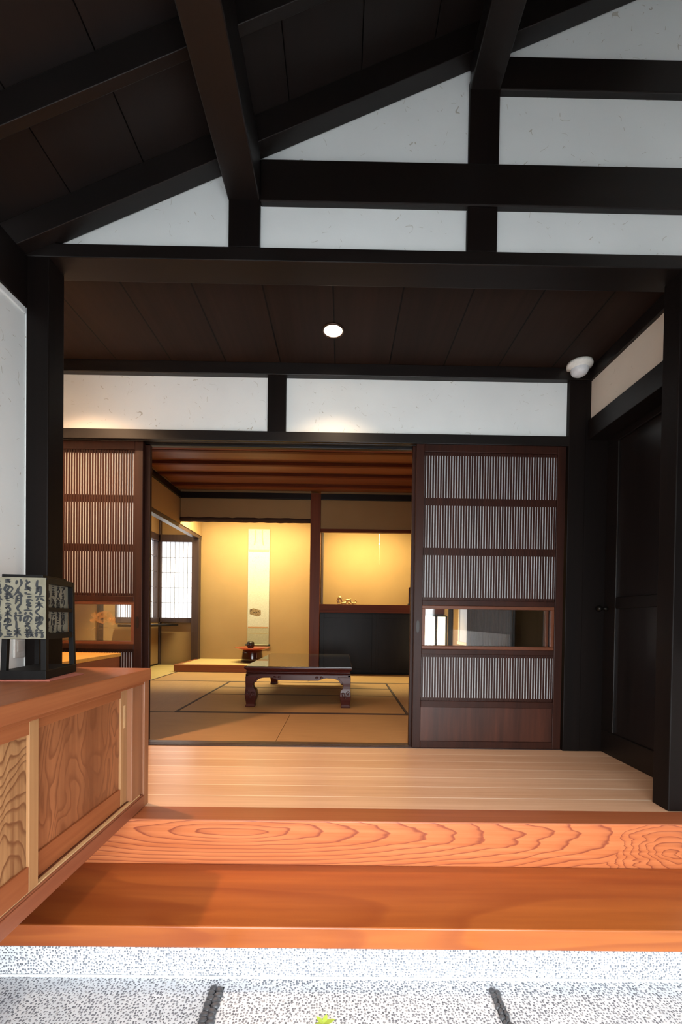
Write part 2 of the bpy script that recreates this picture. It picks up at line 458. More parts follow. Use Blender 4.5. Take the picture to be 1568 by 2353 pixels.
# ------------------------------------------------------------------ entrance: floor, walls, roof
sbox('floor', -1.3, 1.5, 1.61, 2.385, -0.06, 0.0, floor_boards, 'pale cypress boards of the raised hall floor', 'floor')
g = MB().box(-3.0, 3.0, -3.5, 2.4, -0.40, -0.305).build('floor_entrance', terra)
tag(g, 'white washed pebble terrazzo ground of the entrance', 'floor', kind='structure')
sbox('trim_plinth', -1.2, 1.34, 1.2005, 1.60, -0.305, -0.2222, terra_up, 'low pebble terrazzo plinth under the wooden step', 'trim', 0.004)
sbox('trim_fillet', -1.2, 1.34, 1.194, 1.201, -0.306, -0.300, plain('white_mortar', (0.80, 0.81, 0.81), 0.8), 'thin white mortar line where the plinth meets the ground', 'trim', 0.003)
# step edge beam: face plus top
km = thing('trim_step_beam', (0, 1.56, -0.16), 'thick orange red step beam with bold rings along the hall floor edge', 'trim', kind='structure')
MB().box(-1.2, 1.5, 1.51, 1.609, -0.164, -0.003).build('ring_grained_face', kamachi_mat, km, 0.004)
MB().box(-1.2, 1.5, 1.509, 1.609, -0.004, 0.0).build('top_face', kamachi_top, km)
st = MB().box(-1.2, 1.34, 1.199, 1.5098, -0.222, -0.160).build('entrance_step', step_mat, bevel=0.004)
tag(st, 'wide orange wooden step board lying between the terrazzo and the ring-grained beam', 'step', kind='structure')

# left wall of the entrance
sbox('wall_left', -1.30, -1.20, -0.80, 1.61, -0.305, 1.845, white_plaster, 'white plaster wall left of the entrance behind the paper lamp', 'wall')
sbox('trim_1', -1.30, -1.193, -0.80, 1.606, 1.845, 1.868, white_plaster, 'narrow white moulding along the top of the left wall', 'trim', 0.003)
sbox('beam', -1.34, -1.19, -0.80, 1.61, 1.868, 2.06, dark_y, 'dark eaves beam above the white left wall', 'beam', 0.004)
# right wall of the entrance
rw = sbox('wall_right', 1.345, 1.45, -0.80, 1.61, -0.305, 0.62, white_plaster, 'low white wall strip right of the entrance post', 'wall')
sbox('door_5', 1.345, 1.42, -0.30, 1.60, 0.62, 2.10, dark_z, 'dark wooden panel door right of the entrance post', 'door', 0.004)
sbox('wall_right_upper', 1.345, 1.45, -0.80, 1.61, 2.10, 3.3, white_plaster, 'white wall above the dark panel door on the right', 'wall')
sbox('wall_right_front', 1.345, 1.45, -0.80, -0.30, 0.62, 2.10, white_plaster, 'white wall piece beside the entrance opening', 'wall')
# front wall around the open entrance door (behind the viewpoint)
fw = MB()
fw.box(-1.3, -1.15, -0.43, -0.35, -0.305, 3.4); fw.box(1.13, 1.45, -0.43, -0.35, -0.305, 3.4); fw.box(-1.15, 1.13, -0.43, -0.35, 1.25, 3.4)
tag(fw.build('wall_front', white_plaster), 'white wall around the open entrance doorway', 'wall', kind='structure')

# gable plaster: one mesh behind the timbers
gp = MB().prism([(-1.2, 2.08), (1.45, 2.08), (1.45, slope(1.45)+0.1), (-1.2, slope(-1.2)+0.1)], 'Y', 1.63, 1.70).build('wall_gable', white_plaster)
tag(gp, 'white straw-flecked plaster gable between dark timbers', 'wall', kind='structure')
# beam under the gable, tie beams, posts
sbox('beam', -1.2, 1.5, 1.61, 1.725, 2.06, 2.111, dark_x, 'long dark beam at the foot of the white gable', 'beam', 0.003)
sbox('beam', -0.327, 1.45, 1.607, 1.66, 2.279, 2.434, dark_x, 'broad dark tie beam crossing the white gable', 'beam', 0.004)
sbox('beam', 0.567, 1.45, 1.607, 1.66, 2.708, 2.830, dark_x, 'short dark tie beam high at the right of the gable', 'beam', 0.004)
sbox('pillar', -0.444, -0.327, 1.610, 1.66, 2.111, 2.40, dark_z, 'short dark gable post under the left purlin', 'post', 0.003)
sbox('pillar', 0.453, 0.566, 1.611, 1.66, 2.111, 2.279, dark_z, 'short dark gable post below the broad tie beam', 'post', 0.003)
sbox('pillar', 0.455, 0.568, 1.611, 1.66, 2.434, 2.75, dark_z, 'short dark gable post under the right purlin', 'post', 0.003)
# purlins running towards the viewer
for x0, x1, zb, lab in ((-0.447, -0.327, 2.285, 'dark purlin running overhead left of centre'), (0.454, 0.567, 2.71, 'dark purlin running overhead right of centre')):
    p = MB().prism([(x0, zb), (x1, zb), (x1, slope(x1)+0.02), (x0, slope(x0)+0.02)], 'Y', -0.8, 1.615).build('beam', dark_y, bevel=0.004)
    tag(p, lab, 'beam', kind='structure')
# rafters
raf = [(1.564, 1.625, 'dark rafter lying against the white gable'), (1.262, 1.292, 'second dark rafter from the gable'),
       (0.945, 0.975, 'third dark rafter from the gable'), (0.63, 0.66, 'fourth dark rafter from the gable'), (0.31, 0.34, 'fifth dark rafter from the gable'),
       (0.0, 0.03, 'sixth dark rafter from the gable'), (-0.32, -0.29, 'seventh dark rafter from the gable'), (-0.63, -0.60, 'eighth dark rafter from the gable')]
for y0, y1, lab in raf:
    r = MB().prism([(-1.33, slope(-1.33)), (1.45, slope(1.45)), (1.45, slope(1.45)+0.1), (-1.33, slope(-1.33)+0.1)], 'Y', y0, y1).build('rafter', dark_x, bevel=0.002)
    tag(r, lab, 'rafter', 'roof rafters', 'structure')
# roof boards: each board its own strip with a narrow open joint
seams = [-1.33, -1.003, -0.741, -0.479, -0.215, 0.045, 0.31, 0.57, 0.83, 1.09, 1.45]
rb = MB()
for a, b in zip(seams, seams[1:]):
    a2, b2 = a+0.002, b-0.002
    rb.prism([(a2, slope(a2)+0.1), (b2, slope(b2)+0.1), (b2, slope(b2)+0.115), (a2, slope(a2)+0.115)], 'Y', -0.86, 1.70)
rb.prism([(-1.4, slope(-1.4)+0.118), (1.5, slope(1.5)+0.118), (1.5, slope(1.5)+0.16), (-1.4, slope(-1.4)+0.16)], 'Y', -0.9, 1.75)
tag(rb.build('roof', roof_board), 'dark sloping roof boards above the rafters', 'roof', kind='structure')

# ------------------------------------------------------------------ hall: posts, ceiling, partition
pl = MB().box(-1.196, -1.112, 1.61, 1.70, 0.0, 2.06).build('pillar', dark_z, bevel=0.004)
tag(pl, 'dark square post at the left edge of the hall', 'post', kind='structure')
pr = MB().box(1.265, 1.345, 1.612, 1.697, 0.0, 2.06).build('pillar', dark_z, bevel=0.004)
tag(pr, 'dark square post at the right edge of the hall', 'post', kind='structure')
sbox('ceiling', -1.8, 1.6, 1.725, 2.40, 2.13, 2.16, hall_ceil, 'dark board ceiling of the hall', 'ceiling')
sbox('trim_2', -1.75, 1.36, 2.355, 2.40, 2.064, 2.13, dark_x, 'dark moulding between hall ceiling and transom plaster', 'trim', 0.003)
sbox('wall_back', -1.75, 1.45, 2.392, 2.43, 1.74, 2.46, white_plaster, 'white straw-flecked transom wall above the sliding doors', 'wall')
sbox('pillar', -0.427, -0.325, 2.372, 2.40, 1.757, 2.066, dark_z, 'short dark post dividing the white transom', 'post', 0.003)
# lintel with grooves
kl = MB()
kl.box(-1.75, 1.271, 2.365, 2.386, 1.703, 1.757); kl.box(-1.75, 1.271, 2.386, 2.392, 1.712, 1.757); kl.box(-1.75, 1.271, 2.392, 2.402, 1.703, 1.757)
kl.box(-1.75, 1.271, 2.402, 2.446, 1.712, 1.757); kl.box(-1.75, 1.271, 2.446, 2.475, 1.700, 1.757)
tag(kl.build('trim_3', dark_x, bevel=0.002), 'dark grooved lintel above the sliding doors', 'trim', kind='structure')
sbox('trim_nageshi', -1.75, 1.45, 2.475, 2.50, 1.70, 1.80, red_beam, 'red brown rail inside the tatami room above the doors', 'trim', 0.003)
# threshold with grooves
th = MB()
th.box(-1.75, 1.271, 2.378, 2.386, -0.05, 0.004); th.box(-1.75, 1.271, 2.386, 2.394, -0.05, 0.0); th.box(-1.75, 1.271, 2.394, 2.412, -0.05, 0.004)
th.box(-1.75, 1.271, 2.412, 2.420, -0.05, 0.0); th.box(-1.75, 1.271, 2.420, 2.470, -0.05, 0.004)
tag(th.build('trim_threshold', brown_wood, bevel=0.001), 'dark grooved threshold below the sliding doors', 'trim', kind='structure')
sbox('pillar', 1.250, 1.345, 2.362, 2.47, 0.0, 2.066, dark_z, 'dark corner post right of the lattice doors', 'post', 0.003)
sbox('wall_jamb', 1.345, 1.50, 2.366, 2.44, 0.0, 2.13, dark_z, 'narrow dark board wall in the hall corner', 'wall')
sbox('wall_hall_right', 1.372, 1.48, 1.70, 2.366, 1.845, 2.066, plaster('shaded_cream_plaster', (0.66, 0.57, 0.47), 0.4), 'plaster transom above the dark side door, warm shade put into its cream tone', 'wall')  # warm shade of this corner partly put into the plaster colour
sbox('wall_hall_right_return', 1.345, 1.52, 1.605, 1.70, 0.0, 2.13, dark_z, 'dark return wall between the right post and the side door', 'wall')
sbox('trim_4', 1.355, 1.48, 1.70, 2.366, 2.062, 2.13, dark_y, 'dark moulding above the side transom', 'trim', 0.003)
sbox('trim_5', 1.355, 1.48, 1.70, 2.366, 1.735, 1.845, dark_y, 'dark lintel above the dark side door', 'trim', 0.003)
sbox('wall_hall_left', -1.80, -1.73, 1.62, 2.40, 0.0, 2.13, white_plaster, 'white wall at the hidden left end of the hall', 'wall')
sbox('wall_hall_left_front', -1.80, -1.196, 1.612, 1.70, -0.05, 2.13, white_plaster, 'white wall return behind the left post', 'wall')
# dark side door in the right wall of the hall
d5 = thing('door_6', (1.50, 2.16, 0), 'dark panelled side door in the right wall of the hall', 'door', kind='structure')
f = MB(); f.box(1.467, 1.505, 1.70, 2.366, 0.0, 0.125); f.box(1.467, 1.505, 1.70, 2.366, 1.70, 1.86); f.box(1.467, 1.505, 2.268, 2.366, 0.125, 1.70); f.box(1.467, 1.505, 1.70, 1.76, 0.125, 1.70); f.box(1.467, 1.505, 1.76, 2.268, 0.80, 0.86)
f.build('frame', dark_y, d5, 0.004)
MB().box(1.48, 1.50, 1.755, 2.273, 0.12, 1.705).build('door_panel', wood('side_door_panel', (0.012, 0.008, 0.007), (0.006, 0.004, 0.0035), 'Z', 40, 0.05, 0.3), d5)
hd = MB(); hd.lathe([(0.0, 0), (0.012, 0), (0.012, 0.012), (0.006, 0.018), (0.006, 0.03), (0.014, 0.034), (0.018, 0.046), (0.012, 0.056), (0, 0.058)], n=16)
bmesh.ops.rotate(hd.bm, verts=hd.bm.verts, cent=(0, 0, 0), matrix=Matrix.Rotation(-PI/2, 3, 'Y'))
bmesh.ops.translate(hd.bm, verts=hd.bm.verts, vec=(1.467, 2.336, 0.80))
hd.build('door_knob', plain('dark_bronze', (0.02, 0.017, 0.014), 0.35, 0.8), d5, smooth=True)

# ------------------------------------------------------------------ sliding lattice doors
def lattice_door(name, x0, x1, y0, y1, label, handle_x, lit_paper=True, panes=True):
    """leaf from x0 to x1, front face y0; heights follow the photographed leaf"""
    yc = (y0+y1)/2
    r = thing(name, ((x0+x1)/2, yc, 0.004), label, 'door', 'sliding lattice doors', 'structure')
    sw = 0.046
    fr = MB()
    fr.box(x0, x0+sw, y0, y1, 0.006, 1.712); fr.box(x1-sw, x1, y0, y1, 0.006, 1.712)
    rails = [(0.006, 0.043), (0.234, 0.270), (0.533, 0.562), (0.806, 0.836), (1.662, 1.712)]
    for a, b in rails: fr.box(x0+sw, x1-sw, y0, y1, a, b)
    fr.build('frame', lattice_wood, r, 0.0025)
    # glazed sub-frame
    gf = MB(); e = 0.018
    gf.box(x0+sw, x1-sw, y0+0.004, y1-0.004, 0.562, 0.580); gf.box(x0+sw, x1-sw, y0+0.004, y1-0.004, 0.788, 0.806)
    gf.box(x0+sw, x0+sw+e, y0+0.004, y1-0.004, 0.580, 0.788); gf.box(x1-sw-e, x1-sw, y0+0.004, y1-0.004, 0.580, 0.788)
    gl = gf.build('glass_frame', plain('warm_red_brown_moulding', (0.12, 0.038, 0.017), 0.4, spec=0.3), r, 0.002)
    gpn = MB().box(x0+sw+e-0.002, x1-sw-e+0.002, yc-0.0015, yc+0.0015, 0.578, 0.790).build('glass_pane', glass, r)
    # slats and cross bars
    n = int(round((x1-x0-2*sw)/0.0146))
    pitch_ = (x1-x0-2*sw)/n
    for k, (a, b, bars) in enumerate(((0.836, 1.662, (1.110, 1.388)), (0.270, 0.533, ()))):
        s = MB()
        for i in range(n):
            c = x0+sw+pitch_*(i+0.5)
            s.box(c-0.0047, c+0.0047, y0+0.0095, y0+0.012, a, b)
        s.build('slats', lattice_wood, r)
        for z in bars:
            MB().box(x0+sw, x1-sw, y0+0.012, y1-0.002, z-0.021, z+0.021).build('cross_bar', lattice_wood_x, r)
        cuts = [a+0.017] + [q for z in bars for q in (z-0.021, z+0.021)] + [b-0.017]
        for za, zb in zip(cuts[0::2], cuts[1::2]):
            MB().box(x0+sw, x1-sw, y0+0.0123, y0+0.0135, za, zb).build('backing_paper', door_paper, r)
        q = MB(); q.box(x0+sw, x1-sw, y0+0.012, y1-0.002, a, a+0.017); q.box(x0+sw, x1-sw, y0+0.012, y1-0.002, b-0.017, b)
        q.build('cross_bar', lattice_wood_x, r)
    MB().box(x0+sw, x1-sw, yc-0.004, yc+0.004, 0.043, 0.234).build('bottom_panel', door_panel_wood, r)
    # recessed oval pull
    if handle_x is not None:
        h = MB()
        pts = [(handle_x+0.009*math.copysign(abs(math.cos(t))**0.7, math.cos(t)), 0.687+0.034*math.copysign(abs(math.sin(t))**0.8, math.sin(t))) for t in [2*PI*i/24 for i in range(24)]]
        h.prism(pts, 'Y', y0-0.0015, y0+0.002)
        h.build('door_pull', plain('dark_iron_pull', (0.015, 0.012, 0.011), 0.35, 0.6), r)
    return r
lattice_door('door_1', -1.960, -1.132, 2.412, 2.440, 'left front lattice sliding door with glass strip, partly hidden by the dark post', -1.158)
lattice_door('door_2', 0.406, 1.243, 2.375, 2.403, 'right front lattice sliding door with glass strip and plain bottom panel', 0.428)
lattice_door('door_3', -1.940, -1.106, 2.446, 2.470, 'left rear sliding door leaf whose edge shows behind the front leaf', None)
lattice_door('door_4', 0.392, 1.229, 2.412, 2.440, 'right rear sliding door leaf whose edge shows behind the front leaf', None)
# translucent golden tree shape laid on the left glass
pm = MB()
def blob(cx, cz, rx, rz, y=2.4242):
    pm.prism([(cx+rx*math.cos(2*PI*i/18)*(1+0.12*math.sin(5*i)), cz+rz*math.sin(2*PI*i/18)*(1+0.15*math.cos(4*i))) for i in range(18)], 'Y', y, y+0.0004)
for cx, cz, rx, rz in ((-1.385, 0.725, 0.040, 0.022), (-1.345, 0.730, 0.040, 0.020), (-1.32, 0.705, 0.035, 0.020), (-1.365, 0.700, 0.040, 0.020), (-1.41, 0.695, 0.022, 0.014), (-1.305, 0.685, 0.022, 0.014)):
    blob(cx, cz, rx, rz)
for cx, cz in ((-1.43, 0.645), (-1.40, 0.652), (-1.37, 0.645), (-1.34, 0.655), (-1.31, 0.652), (-1.38, 0.668)):
    pm.tube([(cx-0.018, 2.4244, cz-0.006), (cx-0.008, 2.4244, cz+0.003), (cx+0.006, 2.4244, cz+0.003), (cx+0.018, 2.4244, cz-0.004)], 0.0011, 6)
gm, gnt, gb = _mat('translucent_gold')
gb.inputs['Base Color'].default_value = (0.75, 0.36, 0.10, 1); gb.inputs['Roughness'].default_value = 0.5
gr = ramp(gnt, [(0.35, (0.0,)*3), (0.75, (0.55,)*3)]); gnt.links.new(noise(gnt, coords(gnt), 45, 4), gr.inputs[0]); gnt.links.new(gr.outputs[0], gb.inputs['Alpha'])
gd = [o for o in COL.objects if o.name == 'door_1'][0]
pm.build('tree_decal', gm, [c for c in gd.children if c.name.startswith('glass_pane')][0])

# ------------------------------------------------------------------ hall fittings
dl = thing('downlight', (-0.06, 2.09, 2.13), 'lit round downlight recessed in the middle of the hall ceiling', 'downlight')
MB().lathe([(0.045, 0.0), (0.054, 0.0), (0.054, -0.004), (0.047, -0.006), (0.045, 0.0)], (-0.06, 2.09, 2.13), 32).build('trim_ring', plain('bronze_ring', (0.06, 0.03, 0.018), 0.35, 0.5), dl, smooth=True)
MB().lathe([(0.0, -0.003), (0.044, -0.003), (0.044, 0.0)], (-0.06, 2.09, 2.13), 32).build('lamp_lens', glow('warm_lamp_lens', (1.0, 0.80, 0.55), 14.0), dl)
sn = thing('motion_sensor', (1.275, 2.315, 2.13), 'white domed motion sensor on the hall ceiling near the right corner', 'sensor')
MB().lathe([(0.0, 0.0), (0.063, 0.0), (0.066, -0.012), (0.063, -0.022), (0.050, -0.026), (0.046, -0.034)], (1.275, 2.315, 2.13), 36).build('housing', plain('white_plastic', (0.74, 0.72, 0.66), 0.45), sn, smooth=True)
MB().lathe([(0.046, -0.030), (0.044, -0.046), (0.036, -0.060), (0.020, -0.070), (0.0, -0.073)], (1.275, 2.315, 2.13), 36).build('sensor_dome', plain('milky_plastic', (0.62, 0.63, 0.64), 0.25), sn, smooth=True)

# ------------------------------------------------------------------ low cabinet in the hall, lit from above
lc = thing('low_cabinet', (-1.47, 2.05, 0), 'brown low cabinet against the lattice door with a brightly lit top', 'cabinet')
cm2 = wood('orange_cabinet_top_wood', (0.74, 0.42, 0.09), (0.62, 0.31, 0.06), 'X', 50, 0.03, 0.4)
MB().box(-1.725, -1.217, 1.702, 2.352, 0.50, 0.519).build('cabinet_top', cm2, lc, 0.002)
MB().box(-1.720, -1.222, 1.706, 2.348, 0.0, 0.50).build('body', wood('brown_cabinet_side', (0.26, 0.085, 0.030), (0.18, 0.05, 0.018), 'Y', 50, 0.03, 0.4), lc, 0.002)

# ------------------------------------------------------------------ shoe cabinet with counter
sc = thing('shoe_cabinet', (-0.97, 1.0, 0.004), 'long red brown shoe cabinet with sliding doors overhanging the step', 'cabinet')
MB().box(-1.195, -0.716, -0.25, 1.606, 0.482, 0.527).build('countertop', counter_mat, sc, 0.004)
MB().box(-1.19, -0.800, -0.24, 1.60, 0.006, 0.482).build('body', cabinet_end, sc)
MB().box(-0.800, -0.738, 1.60, 1.637, 0.0006, 0.482).build('end_panel', cabinet_end, sc, 0.003)
b = MB(); b.box(-0.800, -0.736, -0.24, 1.60, 0.004, 0.046); b.box(-0.800, -0.740, -0.24, 1.60, 0.046, 0.050)
b.build('base_rail', wood('dark_red_base_wood', (0.28, 0.09, 0.042), (0.19, 0.055, 0.026), 'Y', 55, 0.03, 0.4), sc, 0.002)
MB().box(-0.757, -0.746, -0.24, 1.585, 0.050, 0.054).build('door_track', pale_strip, sc)
MB().box(-0.800, -0.740, -0.24, 1.60, 0.466, 0.482).build('top_rail', cabinet_frame, sc, 0.002)
# door 2 (rear track) at the far end, door 1 (front track) nearer
def cab_door(y0, y1, xf, panel_mat, handle_y, stile_l=0.035, stile_r=0.035, zt=0.466, zb=0.054):
    o = MB().box(xf-0.018, xf-0.007, y0+0.004, y1-0.004, zb+0.004, zt-0.004).build('door', panel_mat, sc)
    MB().box(xf-0.022, xf, y0+stile_l, y1-stile_r, zb, zb+0.062).build('rail', cabinet_frame, o, 0.0015)
    MB().box(xf-0.022, xf, y0+stile_l, y1-stile_r, zt-0.032, zt).build('rail', cabinet_frame, o, 0.0015)
    MB().box(xf-0.022, xf, y0, y0+stile_l, zb, zt).build('stile', cabinet_stile, o, 0.0015)
    MB().box(xf-0.022, xf, y1-stile_r, y1, zb, zt).build('stile', cabinet_stile, o, 0.0015)
    if handle_y:
        MB().box(xf-0.003, xf+0.0006, handle_y-0.007, handle_y+0.007, 0.325, 0.405).build('recessed_pull', pale_strip, o)
    return o
cab_door(0.985, 1.523, -0.765, panel_soft, 1.503, 0.03, 0.042)
cab_door(0.430, 1.048, -0.743, panel_bold, None, 0.032, 0.032)
cab_door(-0.10, 0.46, -0.765, panel_soft, None)
MB().box(-0.795, -0.746, 1.523, 1.60, 0.054, 0.466).build('side_stile', cabinet_end, sc, 0.002)

# outlet plate on the left wall
op = thing('wall_outlet', (-1.2, 1.585, 0.607), 'white outlet plate on the left wall behind the lamp', 'outlet')
MB().box(-1.20, -1.192, 1.556, 1.609, 0.562, 0.648).build('cover_plate', plain('ivory_plastic', (0.66, 0.64, 0.60), 0.4), op, 0.003)
q = MB(); q.box(-1.192, -1.189, 1.568, 1.598, 0.585, 0.625); q.build('socket_insert', plain('ivory_insert', (0.58, 0.56, 0.52), 0.4), op, 0.001)

# ------------------------------------------------------------------ brush writing
GL = {  # strokes in a unit square, y up
 'shi': [[(.35,.95),(.32,.5),(.36,.15),(.55,.03),(.8,.2)]],
 'no': [[(.55,.85),(.35,.2),(.15,.35),(.25,.75),(.6,.9),(.88,.6),(.75,.2),(.5,.05)]],
 'ru': [[(.25,.9),(.75,.88),(.25,.45),(.55,.6),(.8,.4),(.7,.1),(.45,.03),(.4,.2),(.55,.22)]],
 'ku': [[(.7,.95),(.3,.5),(.75,.05)]],
 'to': [[(.35,.95),(.45,.55)],[(.8,.7),(.3,.4),(.3,.1),(.85,.08)]],
 'te': [[(.1,.85),(.9,.92),(.45,.6),(.4,.25),(.75,.05)]],
 'ri': [[(.3,.9),(.25,.5),(.35,.45)],[(.7,.95),(.75,.5),(.5,.05)]],
 'ki': [[(.2,.78),(.8,.88)],[(.15,.58),(.85,.68)],[(.45,1.0),(.7,.4)],[(.25,.3),(.3,.08),(.7,.04)]],
 'san': [[(.3,.9),(.7,.93)],[(.3,.6),(.72,.62)],[(.2,.2),(.5,.25),(.85,.15)]],
 'tsuki': [[(.35,.95),(.33,.4),(.15,.05)],[(.35,.92),(.72,.95),(.74,.15),(.6,.1)],[(.38,.68),(.68,.7)],[(.38,.45),(.68,.47)]],
 'ki_tree': [[(.1,.7),(.9,.74)],[(.5,1.0),(.5,.0)],[(.5,.65),(.1,.2)],[(.5,.65),(.95,.2)]],
 'kawa': [[(.2,.9),(.2,.3),(.05,.05)],[(.5,.85),(.5,.2)],[(.8,.95),(.82,.05)]],
 'hachi': [[(.4,.8),(.3,.4),(.05,.1)],[(.55,.85),(.7,.4),(.98,.12)]],
 'gyou': [[(.35,.98),(.1,.75)],[(.38,.72),(.08,.42)],[(.25,.5),(.25,.0)],[(.5,.85),(.9,.87)],[(.45,.58),(.98,.62)],[(.75,.58),(.75,.08),(.6,.15)]],
 'hito': [[(.5,.95),(.42,.5),(.05,.05)],[(.46,.6),(.95,.05)]],
 'tachi': [[(.5,1.0),(.5,.85)],[(.2,.75),(.8,.78)],[(.35,.6),(.42,.2)],[(.68,.62),(.58,.2)],[(.05,.1),(.5,.14),(.95,.1)]],
 'roku': [[(.5,1.0),(.5,.82)],[(.08,.66),(.92,.72)],[(.35,.5),(.1,.08)],[(.62,.5),(.92,.1)]],
 'squig': [[(.6,.98),(.35,.82),(.7,.68),(.3,.5),(.72,.36),(.35,.2),(.6,.02)]],
 'yu': [[(.25,.85),(.2,.3),(.45,.75),(.8,.7),(.8,.35),(.5,.25)],[(.55,.95),(.55,.35),(.35,.02)]],
 'ware': [[(.5,.98),(.15,.88)],[(.08,.65),(.95,.70)],[(.32,.9),(.32,.08),(.18,.15)],[(.1,.3),(.5,.45)],[(.6,.98),(.68,.4),(.95,.05)],[(.88,.45),(.5,.08)]],
}
def spline(pts, k=5):
    P = [Vector((p[0], p[1], 0)) for p in pts]
    if len(P) < 3: return [P[0].lerp(P[1], i/4) for i in range(5)]
    out = []
    for i in range(len(P)-1):
        p0, p1, p2, p3 = P[max(i-1, 0)], P[i], P[i+1], P[min(i+2, len(P)-1)]
        for j in range(k):
            t = j/k
            out.append(0.5*((2*p1)+(-p0+p2)*t+(2*p0-5*p1+4*p2-p3)*t*t+(-p0+3*p1-3*p2+p3)*t**3))
    out.append(P[-1]); return out
def write(mb, frame, u0, v_top, w, h, glyph, rnd, thick=0.11):
    """frame(u,v) -> 3-D point"""
    for st_ in GL[glyph]:
        c = spline([(x+rnd.uniform(-.05, .05), y+rnd.uniform(-.04, .04)) for x, y in st_])
        L, R = [], []
        for i, p in enumerate(c):
            t = (c[min(i+1, len(c)-1)]-c[max(i-1, 0)]);
            if t.length < 1e-6: t = Vector((1, 0, 0))
            t.normalize(); n = Vector((-t.y, t.x, 0))
            q = i/(len(c)-1)
            wd = thick*(0.35+0.65*math.sin(PI*min(1, 0.15+q*0.95)))*(1.0+0.35*abs(t.y))*0.5
            a, b_ = p+n*wd, p-n*wd
            L.append(frame(u0+a.x*w, v_top-(1-a.y)*h)); R.append(frame(u0+b_.x*w, v_top-(1-b_.y)*h))
        for i in range(len(c)-1):
            vs_ = [mb.bm.verts.new(v) for v in (L[i], L[i+1], R[i+1], R[i])]
            mb.bm.faces.new(vs_)

# ------------------------------------------------------------------ paper lamp on the counter
# corner nearest to the viewer at A, left face runs to B, right face runs to C
A = Vector((-0.875, 1.262, 0.527)); B = Vector((-0.998, 1.244, 0.527)); Cc = Vector((-0.915, 1.455, 0.527))
eu = (B-A).normalized(); ev = Vector((-eu.y, eu.x, 0));
if ev.dot(Cc-A) < 0: ev = -ev
wL, wR = (B-A).length, (Cc-A).length*0.98
def LP(a, b, z): return A+eu*a+ev*b+Vector((0, 0, z))
pl_ = thing('paper_lamp', tuple(LP(wL/2, wR/2, 0.002)), 'black framed paper lamp covered with brush writing, on the counter', 'lamp')
def obox(mb, a0, a1, b0, b1, z0, z1):
    mb.loft([[LP(a0, b0, z0), LP(a1, b0, z0), LP(a1, b1, z0), LP(a0, b1, z0)], [LP(a0, b0, z1), LP(a1, b0, z1), LP(a1, b1, z1), LP(a0, b1, z1)]]); return mb
obox(MB(), 0, wL, 0, wR, 0.003, 0.030).build('base', black_wood, pl_, 0.002)
H = 0.300
ins = 0.006
for a, b in ((ins, ins), (wL-ins, ins), (ins, wR-ins), (wL-ins, wR-ins)):
    # legs splay outwards towards the base
    ca, cb = (a-wL/2), (b-wR/2)
    def P_(z, k, s=0.0075):
        aa = wL/2+ca*k; bb = wR/2+cb*k
        aa = min(max(aa, s), wL-s); bb = min(max(bb, s), wR-s)
        return [LP(aa-s, bb-s, z), LP(aa+s, bb-s, z), LP(aa+s, bb+s, z), LP(aa-s, bb+s, z)]
    MB().loft([P_(0.028, 0.96), P_(0.12, 0.93), P_(H, 0.90)]).build('post', black_wood, pl_, 0.001)
a0, a1 = wL/2+(-wL/2+ins)*0.92, wL/2+(wL/2-ins)*0.92
b0, b1 = wR/2+(-wR/2+ins)*0.92, wR/2+(wR/2-ins)*0.92
for z0, z1 in ((0.288, 0.306), (0.205, 0.217), (0.121, 0.139)):
    q = MB()
    obox(q, a0-0.006, a0+0.006, b0, b1, z0, z1); obox(q, a1-0.006, a1+0.006, b0, b1, z0, z1)
    if z0 > 0.28 or z0 < 0.13:
        obox(q, a0, a1, b1-0.006, b1+0.006, z0, z1); obox(q, a0, a1, b0-0.004, b0+0.006, z0, z1)
    q.build('cross_rail', black_wood, pl_, 0.001)
obox(MB(), a0+0.02, a1+0.03, b0+0.03, b1+0.005, 0.306, 0.316).build('top_board', black_wood, pl_, 0.001)
# paper: inner sheet on the right face, overhanging sheet on the left face
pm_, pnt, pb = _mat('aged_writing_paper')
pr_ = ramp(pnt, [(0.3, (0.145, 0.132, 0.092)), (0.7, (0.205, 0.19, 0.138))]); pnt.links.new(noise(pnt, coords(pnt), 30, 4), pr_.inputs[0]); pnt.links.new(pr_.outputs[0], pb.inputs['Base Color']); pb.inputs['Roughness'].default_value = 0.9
sheet_z0, sheet_z1 = 0.124, 0.303
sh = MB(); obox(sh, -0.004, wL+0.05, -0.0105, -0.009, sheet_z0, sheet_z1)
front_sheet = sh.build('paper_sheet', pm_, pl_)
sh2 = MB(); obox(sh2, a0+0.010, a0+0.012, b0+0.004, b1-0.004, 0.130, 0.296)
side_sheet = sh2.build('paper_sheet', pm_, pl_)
rnd = random.Random(11)
frm = lambda u, v: LP(u, -0.0112, v)
cols = [['shi', 'tsuki', 'roku', 'ki_tree', 'ku', 'yu', 'te', 'gyou'], ['to', 'ki', 'san', 'squig', 'roku', 'no', 'ru', 'ware'], ['ri', 'hito', 'tsuki', 'ku', 'gyou', 'shi', 'ki_tree'], ['ki', 'no', 'ware', 'san', 'ru', 'ki_tree', 'yu', 'te', 'tachi'], ['roku', 'gyou', 'hachi', 'tsuki', 'tachi', 'no', 'kawa', 'ru'], ['te', 'ki_tree', 'hito', 'squig', 'ware', 'ki', 'kawa']]
wr = MB()
for ci, colm in enumerate(cols):
    cw = 0.0235
    # columns run from the near corner towards the left, glyphs mirrored into face coordinates
    u0 = 0.004+ci*0.0272
    fr_ = lambda u, v, u0=u0, cw=cw: LP(2*u0+cw-u, -0.0113, v)
    hh = (sheet_z1-sheet_z0-0.012)/len(colm)
    for gi, gname in enumerate(colm):
        write(wr, fr_, u0+rnd.uniform(-.002, .002), sheet_z1-0.005-gi*hh, cw*rnd.uniform(.95, 1.2), hh*1.16, gname, rnd, 0.21)
